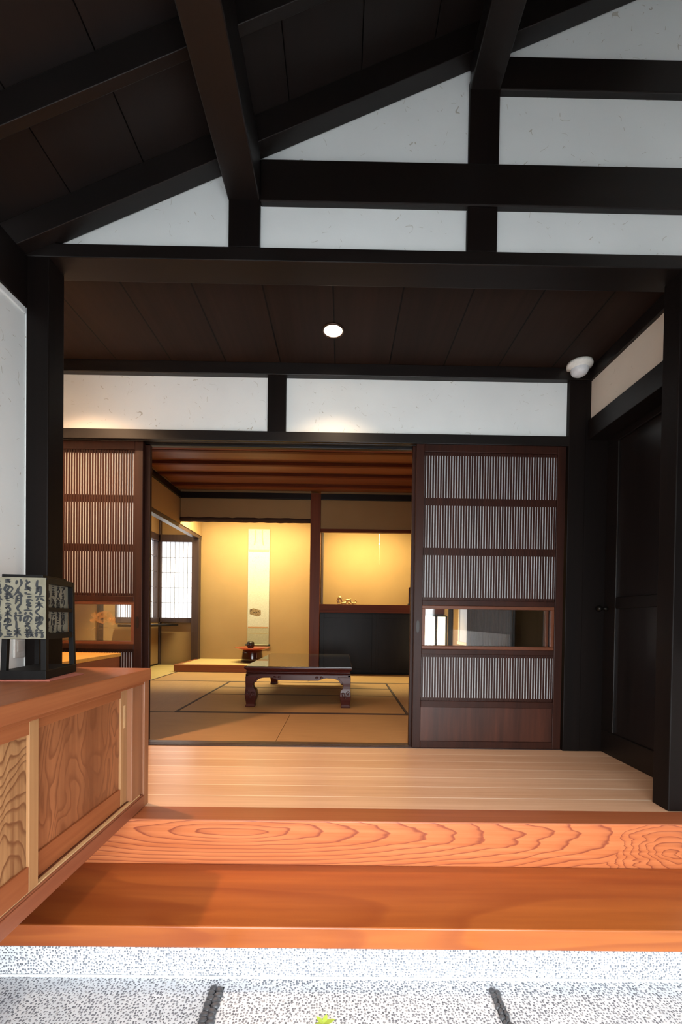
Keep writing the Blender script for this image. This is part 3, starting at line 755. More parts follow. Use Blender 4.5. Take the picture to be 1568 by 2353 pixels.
wr.build('brush_lettering', ink, front_sheet)
wr2 = MB()
nb = 4
for ci in range(nb):
    u0 = b0+0.022+ci*((b1-b0-0.044)/nb)
    cw = (b1-b0-0.044)/nb*0.85
    names = rnd.sample(list(GL), 8)
    for gi, gname in enumerate(names):
        write(wr2, lambda u, v: LP(a0+0.0094, u, v), u0, 0.286-gi*0.0205, cw*1.1, 0.023, gname, rnd, 0.2)
wr2.build('brush_lettering', ink, side_sheet)
# cloth under the lamp
cl = MB()
cn = [(-0.02, -0.02), (wL+0.08, -0.006), (wL+0.08, wR-0.02), (wL*0.3, wR+0.01), (-0.045, wR*0.72)]
cl.loft([[LP(a, b, 0.0006) for a, b in cn], [LP(a, b, 0.0026) for a, b in cn]])
tag(cl.build('cloth_mat', plain('faded_red_print_cloth', (0.42, 0.13, 0.09), 0.9), origin=tuple(LP(wL/2, wR/2, 0.0008))), 'thin faded red cloth mat under the paper lamp', 'mat')

# ------------------------------------------------------------------ ground: rows of flat black pebbles set in the terrazzo
def pebble_row(x0, x1, y0, y1, n, label, seed):
    r = random.Random(seed)
    root = thing('pebble_strip', ((x0+x1)/2, (y0+y1)/2, -0.305), label, 'stone strip', 'black pebble strips')
    MB().box(x0+0.002, x1-0.002, y0, y1, -0.306, -0.3035).build('dark_bed', plain('dark_grout', (0.02, 0.02, 0.022), 0.9), root)
    pebm = plain('black_pebble', (0.06, 0.063, 0.07), 0.36)
    rows = int(n/2)
    for i in range(rows):
        for j in range(2):
            w = (x1-x0)*(0.50+r.uniform(-.08, .08))
            cx = x0+(x1-x0)*(0.28 if j == 0 else 0.74)+r.uniform(-.002, .002)
            cy = y1-(i+0.5+0.35*j)*(y1-y0)/rows
            m = MB(); m.ball((0, 0, 0), (w*0.56, (y1-y0)/rows*0.60, 0.007), 12)
            bmesh.ops.rotate(m.bm, verts=m.bm.verts, cent=(0, 0, 0), matrix=Matrix.Rotation(r.uniform(-.7, .7), 3, 'Z') @ Matrix.Rotation(r.uniform(-.3, .3), 3, 'X'))
            bmesh.ops.translate(m.bm, verts=m.bm.verts, vec=(cx, cy, -0.301))
            m.build('pebble', pebm, root, smooth=True)
pebble_row(-0.350, -0.309, 0.85, 1.166, 40, 'left strip of flat black pebbles set in the white ground', 3)
pebble_row(0.423, 0.449, 0.85, 1.164, 40, 'right strip of flat black pebbles set in the white ground', 5)
# sprig with yellow green leaves
sp = thing('leaf_sprig', (-0.035, 1.035, -0.305), 'small yellow green leaf sprig on the ground between the pebble strips', 'plant')
MB().tube([(-0.035, 1.02, -0.304), (-0.034, 1.035, -0.298), (-0.03, 1.05, -0.290)], [0.0015, 0.0012, 0.0008]).build('stem', plain('green_stem', (0.25, 0.30, 0.06), 0.6), sp)
lfm = plain('yellow_green_leaf', (0.36, 0.48, 0.06), 0.55)
for ang, ln in ((0.2, 0.030), (1.3, 0.028), (2.4, 0.026), (-0.9, 0.026), (3.6, 0.024)):
    l = MB(); d = Vector((math.cos(ang), math.sin(ang)*0.7, 0.25)); s = Vector((-math.sin(ang), math.cos(ang), 0))
    p = Vector((-0.031, 1.048, -0.291))
    pts = [p, p+d*ln*.4+s*ln*.22, p+d*ln*.75+s*ln*.14, p+d*ln, p+d*ln*.75-s*ln*.14, p+d*ln*.4-s*ln*.22]
    top = [q+Vector((0, 0, 0.0006)) for q in pts]
    l.loft([pts, top]); l.build('leaf', lfm, sp)

# ------------------------------------------------------------------ tatami room shell
XL, XR, YF, YT, YB = -2.78, 1.36, 2.47, 5.61, 6.51
sbox('floor_tatami_room', XL-0.1, XR+0.1, 2.47, YB+0.1, -0.10, -0.03, dark_x, 'floor base under the tatami mats', 'floor')
sbox('wall_room_back', XL-0.1, XR+0.1, YB, YB+0.08, -0.03, 2.55, ochre_plaster, 'glowing ochre plaster wall at the back of the alcoves', 'wall')
sbox('wall_room_right', XR, XR+0.08, 2.43, YB, -0.03, 2.55, ochre_plaster, 'ochre plaster wall right of the tatami room', 'wall')
lw = MB(); lw.box(XL-0.08, XL, 2.43, YB, -0.03, 0.66); lw.box(XL-0.08, XL, 2.43, YB, 1.90, 2.55)
tag(lw.build('wall_room_left', ochre_plaster), 'ochre plaster wall of the window bay above and below the lattice window', 'wall', kind='structure')
lwn = MB(); lwn.box(XL-0.08, XL, 2.43, 5.22, 0.66, 1.90)
tag(lwn.build('wall_room_left_near', ochre_plaster), 'near ochre plaster wall of the window bay', 'wall', kind='structure')
sbox('wall_room_front_left', XL-0.1, -1.75, 2.40, 2.47, -0.03, 2.55, ochre_plaster, 'ochre wall beside the left sliding doors', 'wall')
sbox('wall_room_front_right', 1.345, XR+0.1, 2.44, 2.47, -0.03, 2.55, ochre_plaster, 'narrow wall beside the right sliding doors', 'wall')
sbox('ceiling_tatami_room', -2.25, XR+0.1, 2.43, YT+0.06, 2.40, 2.44, room_ceil, 'red brown board ceiling of the tatami room', 'ceiling')
sbox('ceiling_bay', XL-0.1, -2.14, 2.43, YB+0.1, 2.42, 2.55, ochre_plaster, 'plaster ceiling of the window bay', 'ceiling')
sbox('ceiling_alcove', -2.25, XR+0.1, YT+0.06, YB+0.1, 2.42, 2.55, ochre_plaster, 'plaster ceiling of the alcoves', 'ceiling')
for i, y in enumerate((2.80, 3.16, 3.51, 3.86, 4.21, 4.575, 4.925, 5.305)):
    o = MB().box(-2.17, XR, y, y+0.05, 2.366, 2.40).build('ceiling_batten', red_beam, bevel=0.002)
    tag(o, 'red brown ceiling batten, %s from the alcove' % ['eighth', 'seventh', 'sixth', 'fifth', 'fourth', 'third', 'second', 'first'][i], 'batten', 'tatami room ceiling battens', 'structure')
# mouldings and upper walls
sbox('trim_6', -2.17, XR, YT-0.03, YT+0.02, 2.288, 2.366, dark_x, 'dark moulding under the ceiling above the alcoves', 'trim', 0.003)
sbox('trim_7', -2.17, -2.12, 2.47, YT-0.03, 2.29, 2.366, dark_y, 'dark moulding under the ceiling along the window bay', 'trim', 0.003)
sbox('wall_alcove_upper', -2.135, -0.424, YT, YT+0.05, 2.03, 2.42, ochre_plaster, 'shaded ochre wall above the log lintel of the alcove', 'wall')
sbox('wall_niche_upper', -0.29, XR, YT, YT+0.05, 1.905, 2.42, ochre_plaster, 'shaded ochre wall above the shelf niche', 'wall')
sbox('wall_bay_upper', -2.20, -2.145, 2.47, YB, 1.958, 2.42, ochre_plaster, 'shaded ochre wall above the beam of the window bay', 'wall')
sbox('beam', -2.235, -2.155, 2.47, YB, 1.905, 1.960, brown_wood, 'brown beam over the opening of the window bay', 'beam', 0.002)
lg = MB()
rr = random.Random(4)
lg.tube([(-2.14+i*0.0572, YT+0.02+rr.uniform(-.003, .003), 2.018+rr.uniform(-.002, .002)) for i in range(31)], [0.033+rr.uniform(-.003, .003) for i in range(31)], 14)
tag(lg.build('log_lintel', bark, smooth=True), 'rough barked log lintel across the top of the scroll alcove', 'lintel', kind='structure')
sbox('trim_8', -0.29, XR, YT-0.012, YT+0.05, 1.872, 1.913, red_beam, 'red brown lintel over the shelf niche', 'trim', 0.002)
# posts of the alcoves
sbox('pillar', -0.424, -0.29, YT-0.035, YT+0.10, 0.0, 2.37, red_post, 'red brown alcove post between scroll alcove and shelf niche', 'post', 0.006)
sbox('pillar', -2.268, -2.158, YB-0.10, YB-0.001, 0.0, 2.42, brown_wood, 'brown post between the paper window and the scroll alcove', 'post', 0.003)
sbox('pillar', -2.815, -2.755, YB-0.06, YB-0.001, 0.0, 2.42, brown_wood, 'dark corner post of the window bay', 'post', 0.003)
sbox('pillar', -0.318, -0.288, YB-0.03, YB-0.001, 0.92, 2.2, brown_wood, 'thin dark post in the left corner of the shelf niche', 'post', 0.002)
sbox('wall_niche_left', -0.424, -0.33, YT+0.10, YB, 0.0, 2.42, ochre_plaster, 'ochre wall between scroll alcove and shelf niche', 'wall')

# paper windows
w2 = thing('window_1', (-2.51, YB-0.02, 0.66), 'bright paper window with thin lattice beside the scroll alcove', 'window', kind='structure')
fr = MB()
fr.box(-2.80, -2.268, YB-0.06, YB-0.005, 0.640, 0.713); fr.box(-2.80, -2.268, YB-0.06, YB-0.005, 1.862, 1.97); fr.box(-2.765, -2.742, YB-0.045, YB-0.005, 0.713, 1.862); fr.box(-2.287, -2.268, YB-0.045, YB-0.005, 0.713, 1.862)
fr.build('window_frame', brown_wood, w2, 0.002)
MB().box(-2.742, -2.287, YB-0.022, YB-0.018, 0.713, 1.862).build('paper', shoji_paper, w2)
mt = MB()
for i in range(1, 7): mt.box(-2.742+i*0.065-0.003, -2.742+i*0.065+0.003, YB-0.030, YB-0.023, 0.713, 1.862)
for z in (0.942, 1.170, 1.400, 1.630): mt.box(-2.742, -2.287, YB-0.031, YB-0.023, z-0.0035, z+0.0035)
mt.build('lattice', plain('pale_lattice_wood', (0.20, 0.19, 0.20), 0.5), w2)
w1 = thing('window_2', (XL-0.02, 5.8, 0.66), 'lattice window with bright paper in the side of the window bay', 'window', kind='structure')
fr = MB()
fr.box(XL-0.07, XL+0.01, 5.22, YB-0.06, 0.640, 0.713); fr.box(XL-0.07, XL+0.01, 5.22, YB-0.06, 1.862, 1.965); fr.box(XL-0.06, XL, YB-0.12, YB-0.06, 0.713, 1.862); fr.box(XL-0.06, XL, 5.22, 5.27, 0.713, 1.862)
fr.build('window_frame', brown_wood, w1, 0.002)
MB().box(XL-0.064, XL-0.060, 5.27, YB-0.12, 0.713, 1.862).build('paper', shoji_paper, w1)
mt = MB()
for i in range(30):
    y = YB-0.12-0.059*(i+0.9)
    if y > 5.28: mt.box(XL-0.024, XL-0.018, y-0.004, y+0.004, 0.713, 1.862)
for z in (0.942, 1.170, 1.400, 1.630): mt.box(XL-0.015, XL-0.010, 5.27, YB-0.12, z-0.004, z+0.004)
mt.build('lattice', brown_wood, w1)
sbox('pillar', XL, XL+0.03, 4.83, 4.92, 0.0, 2.42, dark_z, 'dark post on the side wall of the window bay, seen through the left door glass', 'post', 0.002)
# writing board of the window bay
db = MB().box(-2.745, -2.475, 5.22, YB-0.055, 0.592, 0.622).build('bay_shelf_board', lacquer_black, bevel=0.002)
tag(db, 'black board shelf below the windows of the bay', 'shelf')
sbox('baseboard_bay', XL, XL+0.012, 2.47, YB-0.06, -0.03, 0.02, dark_y, 'dark baseboard below the lattice window of the bay', 'baseboard')

# tatami mats
def mat_(x0, x1, y0, y1, long_axis, label, borders=(True, True), pale=None):
    root = thing('tatami_mat', ((x0+x1)/2, (y0+y1)/2, -0.03), label, 'tatami mat', 'tatami mats on the floor')
    g_ = 0.0015
    MB().box(x0+g_, x1-g_, y0+g_, y1-g_, -0.03, 0.0).build('straw_mat', pale or (tatami_x if long_axis == 'X' else tatami_y), root)
    for k, on in enumerate(borders):
        if not on: continue
        if long_axis == 'X':
            ya, yb = (y0+g_, y0+0.024) if k == 0 else (y1-0.024, y1-g_)
            MB().box(x0+g_, x1-g_, ya, yb, -0.002, 0.0012).build('cloth_border', heri, root)
        else:
            xa, xb = (x0+g_, x0+0.022) if k == 0 else (x1-0.022, x1-g_)
            MB().box(xa, xb, y0+g_, y1-g_, -0.002, 0.0012).build('cloth_border', heri, root)
mat_(-2.15, -0.377, 2.472, 3.235, 'X', 'front tatami mat left, partly hidden by the shoe cabinet', (False, True))
mat_(-0.377, 1.355, 2.472, 3.235, 'X', 'front tatami mat right, running behind the right door', (False, True))
mat_(-2.15, -1.245, 3.235, 4.815, 'Y', 'lengthwise tatami mat left of the low table', (False, True))
mat_(-1.245, 0.505, 3.235, 4.025, 'X', 'tatami mat under the front legs of the low table', (True, True))
mat_(-1.245, 0.505, 4.025, 4.435, 'X', 'narrow tatami mat under the middle of the low table', (False, True))
mat_(-1.245, 0.505, 4.435, 4.815, 'X', 'narrow tatami mat under the rear of the low table', (False, True))
mat_(0.505, 1.355, 3.235, 4.815, 'Y', 'lengthwise tatami mat right of the low table', (True, False))
mat_(-2.15, -0.377, 4.815, 5.60, 'X', 'back tatami mat in front of the scroll alcove', (True, False))
mat_(-0.377, 1.355, 4.815, 5.60, 'X', 'back tatami mat in front of the black cabinet', (True, False))
mat_(XL+0.012, -2.15, 3.3, 6.44, 'Y', 'yellowish tatami mat in the window bay, lamp light put into its tone', (False, True), tatami_lit_y)

# ------------------------------------------------------------------ scroll alcove platform
tk = thing('alcove_platform', (-1.3, 6.0, 0.0), 'raised alcove platform with red brown sill and tatami inset', 'platform', kind='structure')
k = MB(); k.box(-2.21, -0.424, YT, YT+0.06, 0.0, 0.096); k.box(-2.21, -2.155, YT+0.06, YB-0.10, 0.0, 0.096)
k.build('wood_sill', toko_frame, tk, 0.003)
MB().box(-2.155, -0.424, YT+0.06, YB-0.001, 0.0, 0.094).build('tatami_inset', tatami_pale, tk)

# ------------------------------------------------------------------ hanging scroll
hs = thing('hanging_scroll', (-1.274, YB-0.02, 0.31), 'tall pale hanging scroll with ink marks on the alcove wall', 'scroll')
Ys = YB-0.014
silk = plain('cream_scroll_silk', (0.40, 0.35, 0.25), 0.8); paper_c = plain('cream_scroll_paper', (0.45, 0.415, 0.33), 0.85); olive = plain('olive_scroll_silk', (0.33, 0.295, 0.19), 0.8)
MB().box(-1.437, -1.111, Ys, Ys+0.002, 1.757, 2.08).build('upper_mount', silk, hs)
pp = MB().box(-1.437, -1.111, Ys, Ys+0.002, 0.579, 1.757).build('paper_field', paper_c, hs)
MB().box(-1.437, -1.111, Ys, Ys+0.002, 0.325, 0.579).build('lower_mount', olive, hs)
brocade = plain('brown_brocade', (0.36, 0.17, 0.06), 0.7)
MB().box(-1.430, -1.118, Ys-0.001, Ys, 1.735, 1.768).build('brocade_band', plain('salmon_brocade', (0.62, 0.34, 0.14), 0.7), hs)
MB().box(-1.430, -1.118, Ys-0.001, Ys, 0.572, 0.592).build('brocade_band', brocade, hs)
MB().box(-1.430, -1.118, Ys-0.001, Ys, 0.486, 0.498).build('brocade_band', plain('olive_brocade', (0.40, 0.31, 0.15), 0.7), hs)
rd = MB(); rd.tube([(-1.437, Ys-0.008, 0.315), (-1.111, Ys-0.008, 0.315)], 0.011, 14)
rod = rd.build('roller_rod', olive, hs, smooth=True)
for xa, xb in ((-1.462, -1.437), (-1.111, -1.086)):
    kb = MB(); kb.tube([(xa, Ys-0.008, 0.315), (xb, Ys-0.008, 0.315)], 0.013, 14); kb.build('roller_knob', ink, rod)
for dx in (-0.052, 0.052):
    t = MB(); t.loft([[(-1.276+dx-0.009, Ys-0.002, 2.07), (-1.276+dx+0.009, Ys-0.002, 2.07), (-1.276+dx+0.009, Ys-0.0008, 2.07), (-1.276+dx-0.009, Ys-0.0008, 2.07)],
                      [(-1.276+dx*1.0-0.008, Ys-0.004, 1.96), (-1.276+dx+0.008, Ys-0.004, 1.96), (-1.276+dx+0.008, Ys-0.0008, 1.96), (-1.276+dx-0.008, Ys-0.0008, 1.96)],
                      [(-1.276+dx*1.3-0.009, Ys-0.003, 1.835), (-1.276+dx*1.3+0.009, Ys-0.003, 1.835), (-1.276+dx*1.3+0.009, Ys-0.0008, 1.835), (-1.276+dx*1.3-0.009, Ys-0.0008, 1.835)]])
    t.build('streamer', plain('tan_brocade_streamer', (0.52, 0.33, 0.14), 0.8), hs)
# dark hexagonal rubbing and faint ink
hx = MB(); hx.prism([(-1.405, 0.855), (-1.35, 0.875), (-1.30, 0.862), (-1.235, 0.845), (-1.235, 0.775), (-1.28, 0.752), (-1.33, 0.762), (-1.405, 0.785)], 'Y', Ys-0.0012, Ys-0.0002)
m_, nt_, b_ = _mat('ink_rubbing')
r_ = ramp(nt_, [(0.42, (0.06, 0.035, 0.015)), (0.52, (0.30, 0.19, 0.09)), (0.6, (0.16, 0.10, 0.045))]); nt_.links.new(noise(nt_, coords(nt_), 55, 3), r_.inputs[0]); nt_.links.new(r_.outputs[0], b_.inputs['Base Color']); b_.inputs['Roughness'].default_value = 0.9
hx.build('ink_rubbing', m_, pp)
r5 = random.Random(5); faded = plain('faded_ink', (0.40, 0.36, 0.24), 0.8)
fs = lambda u, v: (u, Ys-0.0006, v)
MARKS = (('hachi', -1.345, 1.66, 0.05, 0.035), ('shi', -1.385, 1.62, 0.05, 0.03), ('no', -1.29, 1.665, 0.025, 0.025), ('squig', -1.335, 1.53, 0.03, 0.06), ('ku', -1.34, 1.45, 0.03, 0.05), ('shi', -1.36, 1.40, 0.025, 0.10),
                       ('roku', -1.235, 1.46, 0.022, 0.03), ('ki', -1.205, 1.46, 0.022, 0.03), ('gyou', -1.175, 1.465, 0.022, 0.03), ('san', -1.175, 1.42, 0.02, 0.03), ('ru', -1.205, 1.41, 0.02, 0.03), ('to', -1.235, 1.41, 0.02, 0.03), ('ri', -1.205, 1.36, 0.02, 0.03), ('squig', -1.20, 0.76, 0.02, 0.06), ('ki', -1.175, 0.73, 0.02, 0.03), ('tsuki', -1.20, 0.69, 0.02, 0.03))
for nm, u, v, w, h in MARKS:
    wr = MB(); write(wr, fs, u, v, w, h, nm, r5, 0.10)
    wr.build('ink_mark', faded, pp)

# ------------------------------------------------------------------ tray stand and incense jar
ts = thing('tray_stand', (-1.275, 6.10, 0.096), 'round red lacquer tray on a dark pedestal in the scroll alcove', 'tray')
MB().lathe([(0.0, 0.0), (0.150, 0.0), (0.156, 0.004), (0.150, 0.06), (0.142, 0.13), (0.136, 0.165), (0.0, 0.168)], (-1.275, 6.10, 0.096), 44).build('pedestal', wood('dark_lacquer_pedestal', (0.050, 0.010, 0.006), (0.030, 0.006, 0.004), 'Z', 30, 0.2, 0.12, coat=0.6, bumpy=0), ts, smooth=True)
MB().lathe([(0.0, 0.166), (0.14, 0.168), (0.20, 0.184), (0.246, 0.200), (0.250, 0.206), (0.246, 0.209), (0.20, 0.198), (0.13, 0.188), (0.0, 0.186)], (-1.275, 6.10, 0.096), 56).build('tray_dish', plain('red_lacquer', (0.40, 0.050, 0.018), 0.18, coat=0.6), ts, smooth=True)
ij = thing('incense_jar', (-1.293, 6.06, 0.283), 'small dark round incense jar on the red tray', 'jar')
MB().lathe([(0.0, 0.012), (0.034, 0.010), (0.048, 0.024), (0.054, 0.050), (0.051, 0.074), (0.047, 0.080), (0.0, 0.080)], (-1.293, 6.06, 0.285), 32).build('jar_body', plain('dark_bronze_jar', (0.030, 0.020, 0.016), 0.3, 0.3), ij, smooth=True)
MB().lathe([(0.050, 0.079), (0.051, 0.085), (0.046, 0.098), (0.030, 0.106), (0.022, 0.105), (0.018, 0.102), (0.0, 0.102)], (-1.293, 6.06, 0.285), 32).build('jar_lid', plain('bronze_lid', (0.04, 0.027, 0.02), 0.25, 0.4), ij, smooth=True)
for i in range(3):
    a = -PI/2+2*PI*i/3
    MB().ball((-1.293+0.030*math.cos(a), 6.06+0.030*math.sin(a), 0.2935), (0.008, 0.008, 0.0095), 8).build('jar_foot', plain('bronze_foot', (0.03, 0.02, 0.016), 0.35, 0.3), ij, smooth=True)

# ------------------------------------------------------------------ shelf niche and black cabinet
sb = MB().box(-0.29, XR, YT-0.01, YB, 0.812, 0.921).build('shelf_board', red_beam, bevel=0.002)
tag(sb, 'thick red brown shelf board above the black cabinet', 'shelf', kind='structure')
bc = thing('black_cabinet', (0.4, 5.95, 0.0), 'wide black cabinet with plain doors under the niche shelf', 'cabinet')
MB().box(-0.288, XR-0.002, YT+0.03, YB-0.01, 0.0, 0.811).build('body', lacquer_black, bc)
for x0, x1 in ((-0.286, 0.462), (0.44, 1.20)):
    y = YT+0.012 if x0 < 0 else YT+0.020
    o = MB().box(x0+0.004, x1-0.004, y, y+0.009, 0.024, 0.796).build('door', lacquer_black, bc)
    for xa, xb, za, zb in ((x0, x0+0.055, 0.02, 0.80), (x1-0.055, x1, 0.02, 0.80)):
        MB().box(xa, xb, y-0.008, y+0.012, za, zb).build('stile', lacquer_black, o, 0.002)
    for za, zb in ((0.74, 0.80), (0.02, 0.07)):
        MB().box(x0+0.055, x1-0.055, y-0.008, y+0.012, za, zb).build('rail', lacquer_black, o, 0.002)
# golden dragon ornament
dg = thing('dragon_ornament', (0.07, 5.80, 0.9215), 'small golden coiled dragon ornament on the niche shelf', 'ornament')
gold = plain('brushed_gold', (0.66, 0.46, 0.18), 0.35, 0.4)
b = MB(); b.box(-0.055, 0.205, 5.765, 5.835, 0.9215, 0.930)
b.build('base', plain('brown_stand', (0.16, 0.06, 0.025), 0.4), dg, 0.003)
m = MB()
path = [(-0.04, 5.80, 0.945), (-0.055, 5.80, 0.985), (-0.035, 5.79, 1.02), (0.0, 5.80, 0.985), (0.02, 5.80, 0.952), (0.06, 5.79, 0.955), (0.085, 5.80, 0.985), (0.115, 5.80, 0.99), (0.135, 5.80, 0.955), (0.17, 5.79, 0.942), (0.195, 5.80, 0.965), (0.185, 5.80, 0.995)]
cp = []
for i in range(len(path)-1):
    p0, p1, p2, p3 = [Vector(path[max(0, min(len(path)-1, j))]) for j in (i-1, i, i+1, i+2)]
    for j in range(5):
        t = j/5; cp.append(0.5*((2*p1)+(-p0+p2)*t+(2*p0-5*p1+4*p2-p3)*t*t+(-p0+3*p1-3*p2+p3)*t**3))
cp.append(Vector(path[-1]))
m.tube(cp, [0.016*(1-0.5*i/len(cp))+0.003*math.sin(i*1.9) for i in range(len(cp))], 8)
m.build('body', gold, dg, smooth=True)
h = MB(); h.ball((-0.030, 5.785, 1.018), (0.024, 0.018, 0.017), 10); h.ball((-0.006, 5.775, 1.008), (0.014, 0.011, 0.010), 8); h.tube([(-0.04, 5.79, 1.03), (-0.055, 5.79, 1.045)], [0.004, 0.001], 6)
h.build('head', gold, dg, smooth=True)
for px in (0.005, 0.05, 0.10, 0.15):
    MB().ball((px, 5.785, 0.943), (0.016, 0.013, 0.012), 8).build('claw', gold, dg, smooth=True)
pqm = MB(); pqm.ball((0.075, 5.80, 0.992), (0.030, 0.016, 0.012), 10); pqm.ball((0.12, 5.79, 0.998), (0.012, 0.012, 0.012), 8)
pqm.build('mane', gold, dg, smooth=True)
# dark shrine plaque at the right of the shelf
pqr = thing('framed_plaque', (1.03, 5.80, 0.9215), 'dark standing plaque with a gold figure at the right end of the niche shelf', 'plaque')
MB().prism([(0.915, 0.9215), (1.14, 0.9215), (1.14, 1.165), (1.10, 1.185), (0.955, 1.185), (0.915, 1.170)], 'Y', 5.80, 5.83).build('board', plain('dark_red_board', (0.04, 0.006, 0.006), 0.3), pqr, 0.003)
MB().box(0.908, 1.15, 5.78, 5.85, 0.9215, 0.950).build('foot', ink, pqr, 0.002)
gfm = MB(); gfm.ball((1.00, 5.795, 1.03), (0.035, 0.008, 0.06), 10); gfm.ball((0.99, 5.792, 1.11), (0.02, 0.008, 0.022), 8); gfm.ball((0.968, 5.795, 1.07), (0.012, 0.006, 0.03), 8)
gfm.build('gold_relief', gold, pqr, smooth=True)
# pull cord
pc = thing('light_pull_cord', (0.52, 6.0, 1.9), 'thin pull cord with a pale toggle hanging in the shelf niche', 'cord')
MB().tube([(0.52, 6.0, 2.42), (0.52, 6.0, 1.50)], 0.002, 6).build('cord', plain('pale_cord', (0.55, 0.42, 0.22), 0.7), pc)
MB().lathe([(0, 0.015), (0.006, 0.012), (0.008, 0.0), (0.006, -0.012), (0, -0.015)], (0.52, 6.0, 1.79), 12).build('toggle', plain('ivory_toggle', (0.9, 0.86, 0.74), 0.4), pc, smooth=True)

# ------------------------------------------------------------------ low carved table
X0, X1, Y0, Y1, ZT = -0.784, 0.092, 3.43, 4.755, 0.333
lt = thing('low_table', ((X0+X1)/2, (Y0+Y1)/2, 0.0013), 'low dark red carved table with glass top on the tatami', 'table')
tp = MB()
prof = [(0.000, 0.327), (0.000, 0.318), (0.008, 0.306), (0.016, 0.300), (0.020, 0.292), (0.014, 0.287), (0.014, 0.282), (0.024, 0.276), (0.012, 0.270), (0.012, 0.262)]
tp.loft([[(X0+d, Y0+d, z), (X1-d, Y0+d, z), (X1-d, Y1-d, z), (X0+d, Y1-d, z)] for d, z in prof])
tp.build('tabletop', rosewood, lt, 0.0015)
gtm, gnt2, gb2 = _mat('dark_glossy_glass_top')
gb2.inputs['Base Color'].default_value = (0.035, 0.028, 0.022, 1); gb2.inputs['Roughness'].default_value = 0.02; gb2.inputs['Specular IOR Level'].default_value = 0.75; gb2.inputs['Coat Weight'].default_value = 0.3; gb2.inputs['Coat Roughness'].default_value = 0.01
n_ = noise(gnt2, coords(gnt2), 3, 2); rr_ = ramp(gnt2, [(0.3, (0.028, 0.020, 0.014)), (0.7, (0.045, 0.034, 0.026))]); gnt2.links.new(n_, rr_.inputs[0]); gnt2.links.new(rr_.outputs[0], gb2.inputs['Base Color'])
MB().box(X0+0.004, X1-0.004, Y0+0.004, Y1-0.004, 0.3272, 0.333).build('glass_sheet', gtm, lt, 0.001)
def arch(n=8, w=0.40, left=0.075):
    return []
def apron(axis):
    # silhouette of one long rail with curved ends, local coordinate along the rail 0..L
    L = (X1-X0-0.024) if axis == 'X' else (Y1-Y0-0.024)
    pts = [(0, 0.268), (0, 0.200), (0.085, 0.200)]
    for i in range(9):
        a = PI-PI/2*i/8
        pts.append((0.085+0.075+0.075*math.cos(a), 0.200+0.040*math.sin(a)))
    pts += [(0.20, 0.241), (0.235, 0.232), (0.262, 0.220), (0.30, 0.219)]
    right = [(L-x, z) for x, z in reversed(pts)]
    return pts+right
for y, d in ((Y0+0.012, 0.022), (Y1-0.012-0.022, 0.022)):
    a = MB(); a.prism([(X0+0.012+u, z) for u, z in apron('X')], 'Y', y, y+d)
    o = a.build('apron', rosewood, lt, 0.002)
    if y < Y0+0.1:
        for side in (0, 1):
            c = MB()
            for cx, dirn in ((0.235, 1), (0.275, -1)):
                pts = []
                for i in range(22):
                    t = i/21*2.3*2*PI/1.6
                    rad = 0.013*(1-0.75*i/21)
                    pts.append((dirn*rad*math.cos(t), rad*math.sin(t)))
                for_side = []
                for u, v in pts:
                    xx = cx+u
                    xx = X0+0.012+xx if side == 0 else X1-0.012-xx
                    for_side.append((xx, y-0.001, 0.243+v*0.9))
                c.tube(for_side, 0.0035, 6)
            c.build('carved_scroll', rosewood, o, smooth=True)
for x in (X0+0.012, X1-0.012-0.022):
    a = MB(); a.prism([(Y0+0.012+u, z) for u, z in apron('Y')], 'X', x, x+0.022); a.build('apron', rosewood, lt, 0.002)
def table_leg(cx, cy, sx, sy):
    # sx, sy point outwards from the table centre
    secs = []
    for z, out_, inn in ((0.0013, 0.000, 0.078), (0.010, 0.0, 0.078), (0.018, 0.004, 0.076), (0.024, 0.006, 0.074), (0.040, 0.004, 0.078), (0.065, 0.0, 0.085), (0.095, -0.003, 0.088), (0.125, -0.002, 0.086), (0.140, 0.0, 0.082), (0.155, 0.001, 0.068), (0.175, 0.001, 0.062), (0.200, 0.0, 0.066), (0.225, 0.0, 0.085), (0.245, 0.0, 0.105), (0.262, 0.004, 0.110)):
        ox, ix = cx-sx*out_, cx-sx*inn
        oy, iy = cy-sy*out_, cy-sy*inn
        secs.append([(ox, oy, z), (ix, oy, z), (ix, iy, z), (ox, iy, z)])
    l = MB(); l.loft(secs)
    o = l.build('leg', rosewood, lt, 0.004)
    c = MB()
    for u, v, rad, dirn in ((0.060, 0.105, 0.016, 1), (0.022, 0.120, 0.014, -1), (0.045, 0.085, 0.010, 1)):
        pts = []
        for i in range(20):
            t = i/19*2.2*PI+0.5
            q = rad*(1-0.7*i/19)
            pts.append((cx-sx*(u+dirn*q*math.cos(t)), cy+sy*0.004, v+q*math.sin(t)*1.3))
        c.tube(pts, 0.0042, 6)
    if sy < 0: c.build('carved_scroll', rosewood, o, smooth=True)
for sx in (-1, 1):
    for sy in (-1, 1):
        table_leg(X0+0.010 if sx < 0 else X1-0.010, Y0+0.010 if sy < 0 else Y1-0.010, sx, sy)

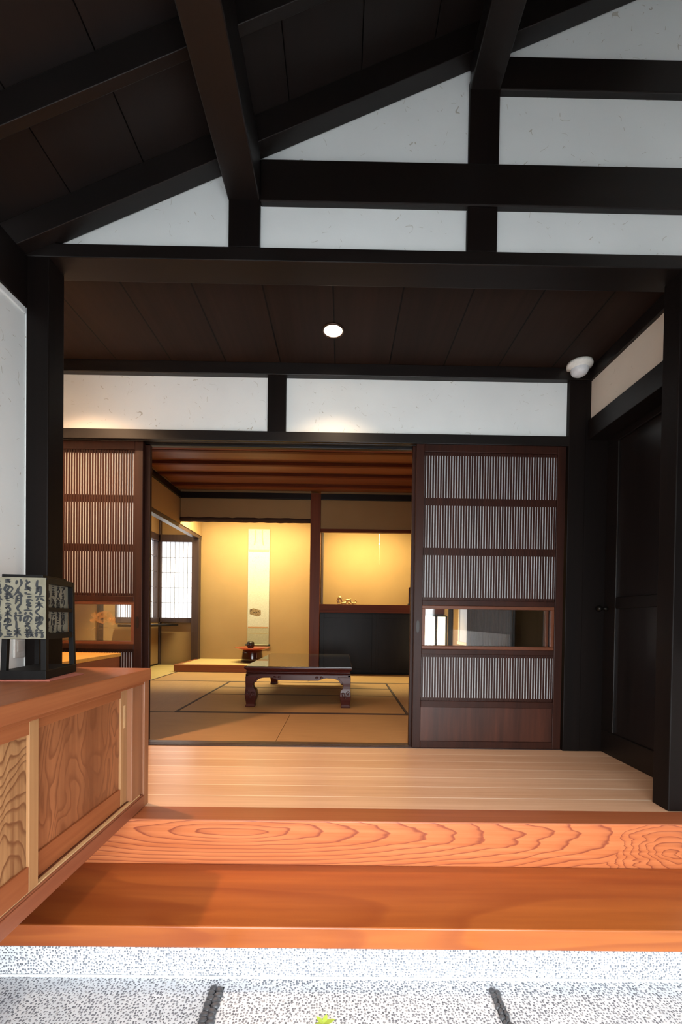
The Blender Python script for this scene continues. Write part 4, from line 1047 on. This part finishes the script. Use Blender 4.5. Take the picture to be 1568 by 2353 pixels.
# ------------------------------------------------------------------ seen through the glass of the right door
al = thing('floor_lamp', (1.05, 4.95, 0.0), 'glowing square paper floor lamp seen through the right door glass', 'lamp')
lm = MB()
a_ = 0.097
ca, sa = math.cos(0.843), -math.sin(0.843)
def AP(u, v, z): return (1.085+u*ca-v*sa, 4.95+u*sa+v*ca, z)
for u, v in ((-a_, -a_), (a_, -a_), (a_, a_), (-a_, a_)):
    q = MB(); s = 0.010
    q.loft([[AP(u-s, v-s, z), AP(u+s, v-s, z), AP(u+s, v+s, z), AP(u-s, v+s, z)] for z in (0.0, 0.78)])
    q.build('post', black_wood, al)
for z in (0.10, 0.77):
    q = MB(); q.loft([[AP(-a_, -a_, zz), AP(a_, -a_, zz), AP(a_, a_, zz), AP(-a_, a_, zz)] for zz in (z, z+0.015)]); q.build('shelf', black_wood, al)
q = MB(); e = a_-0.004
q.loft([[AP(-e, -e, z), AP(e, -e, z), AP(e, e, z), AP(-e, e, z)] for z in (0.115, 0.768)])
q.build('paper_shade', glow('glowing_lamp_paper', (1.0, 0.78, 0.48), 2.6, 0.25, 9), al)
lamp('floor_lamp_glow', 'POINT', (1.12, 4.78, 0.55), 3, (1.0, 0.58, 0.24), shadow_soft_size=0.1)
sbox('pillar', XR-0.04, XR-0.001, 5.16, 5.24, 0.0, 2.36, dark_z, 'dark wall post behind the floor lamp', 'post', 0.002)
w3 = thing('window_3', (XR, 4.65, 0.48), 'pale daylit window in the right wall, seen through the door glass', 'window', kind='structure')
MB().box(XR-0.006, XR-0.003, 4.46, 4.83, 0.49, 1.30).build('pane', glow('pale_window_light', (0.72, 0.80, 0.86), 0.6, 0.2, base=0.25), w3)
fr = MB(); fr.box(XR-0.03, XR-0.001, 4.43, 4.86, 0.46, 0.49); fr.box(XR-0.02, XR-0.001, 4.43, 4.46, 0.49, 1.30); fr.box(XR-0.02, XR-0.001, 4.83, 4.86, 0.49, 1.30); fr.box(XR-0.02, XR-0.001, 4.43, 4.86, 1.30, 1.33)
fr.build('window_frame', plain('white_sill', (0.75, 0.74, 0.70), 0.5), w3)
cu = MB()
top = []
ny = 121
rows = []
for i in range(ny):
    y = 3.34+1.06*i/(ny-1)
    dx = 0.022*math.sin(i*2*PI/10.0)+0.006*math.sin(i*0.9)
    rows.append((XR-0.035+dx, y))
for (xa, ya), (xb, yb) in zip(rows, rows[1:]):
    cu.quad((xa, ya, 0.02), (xb, yb, 0.02), (xb, yb, 1.80), (xa, ya, 1.80))
cuo = cu.build('curtain', plain('grey_brown_curtain', (0.10, 0.08, 0.07), 0.85), smooth=True, origin=(XR-0.035, 3.9, 0.02))
sd = cuo.modifiers.new('cloth', 'SOLIDIFY'); sd.thickness = 0.003
tag(cuo, 'grey brown pleated curtain on the right wall, seen through the door glass', 'curtain')
sbox('wall_room_right_panel', XR-0.012, XR-0.001, 2.50, 3.33, 0.0, 2.30, dark_z, 'black board panel on the right wall near the sliding door', 'wall')
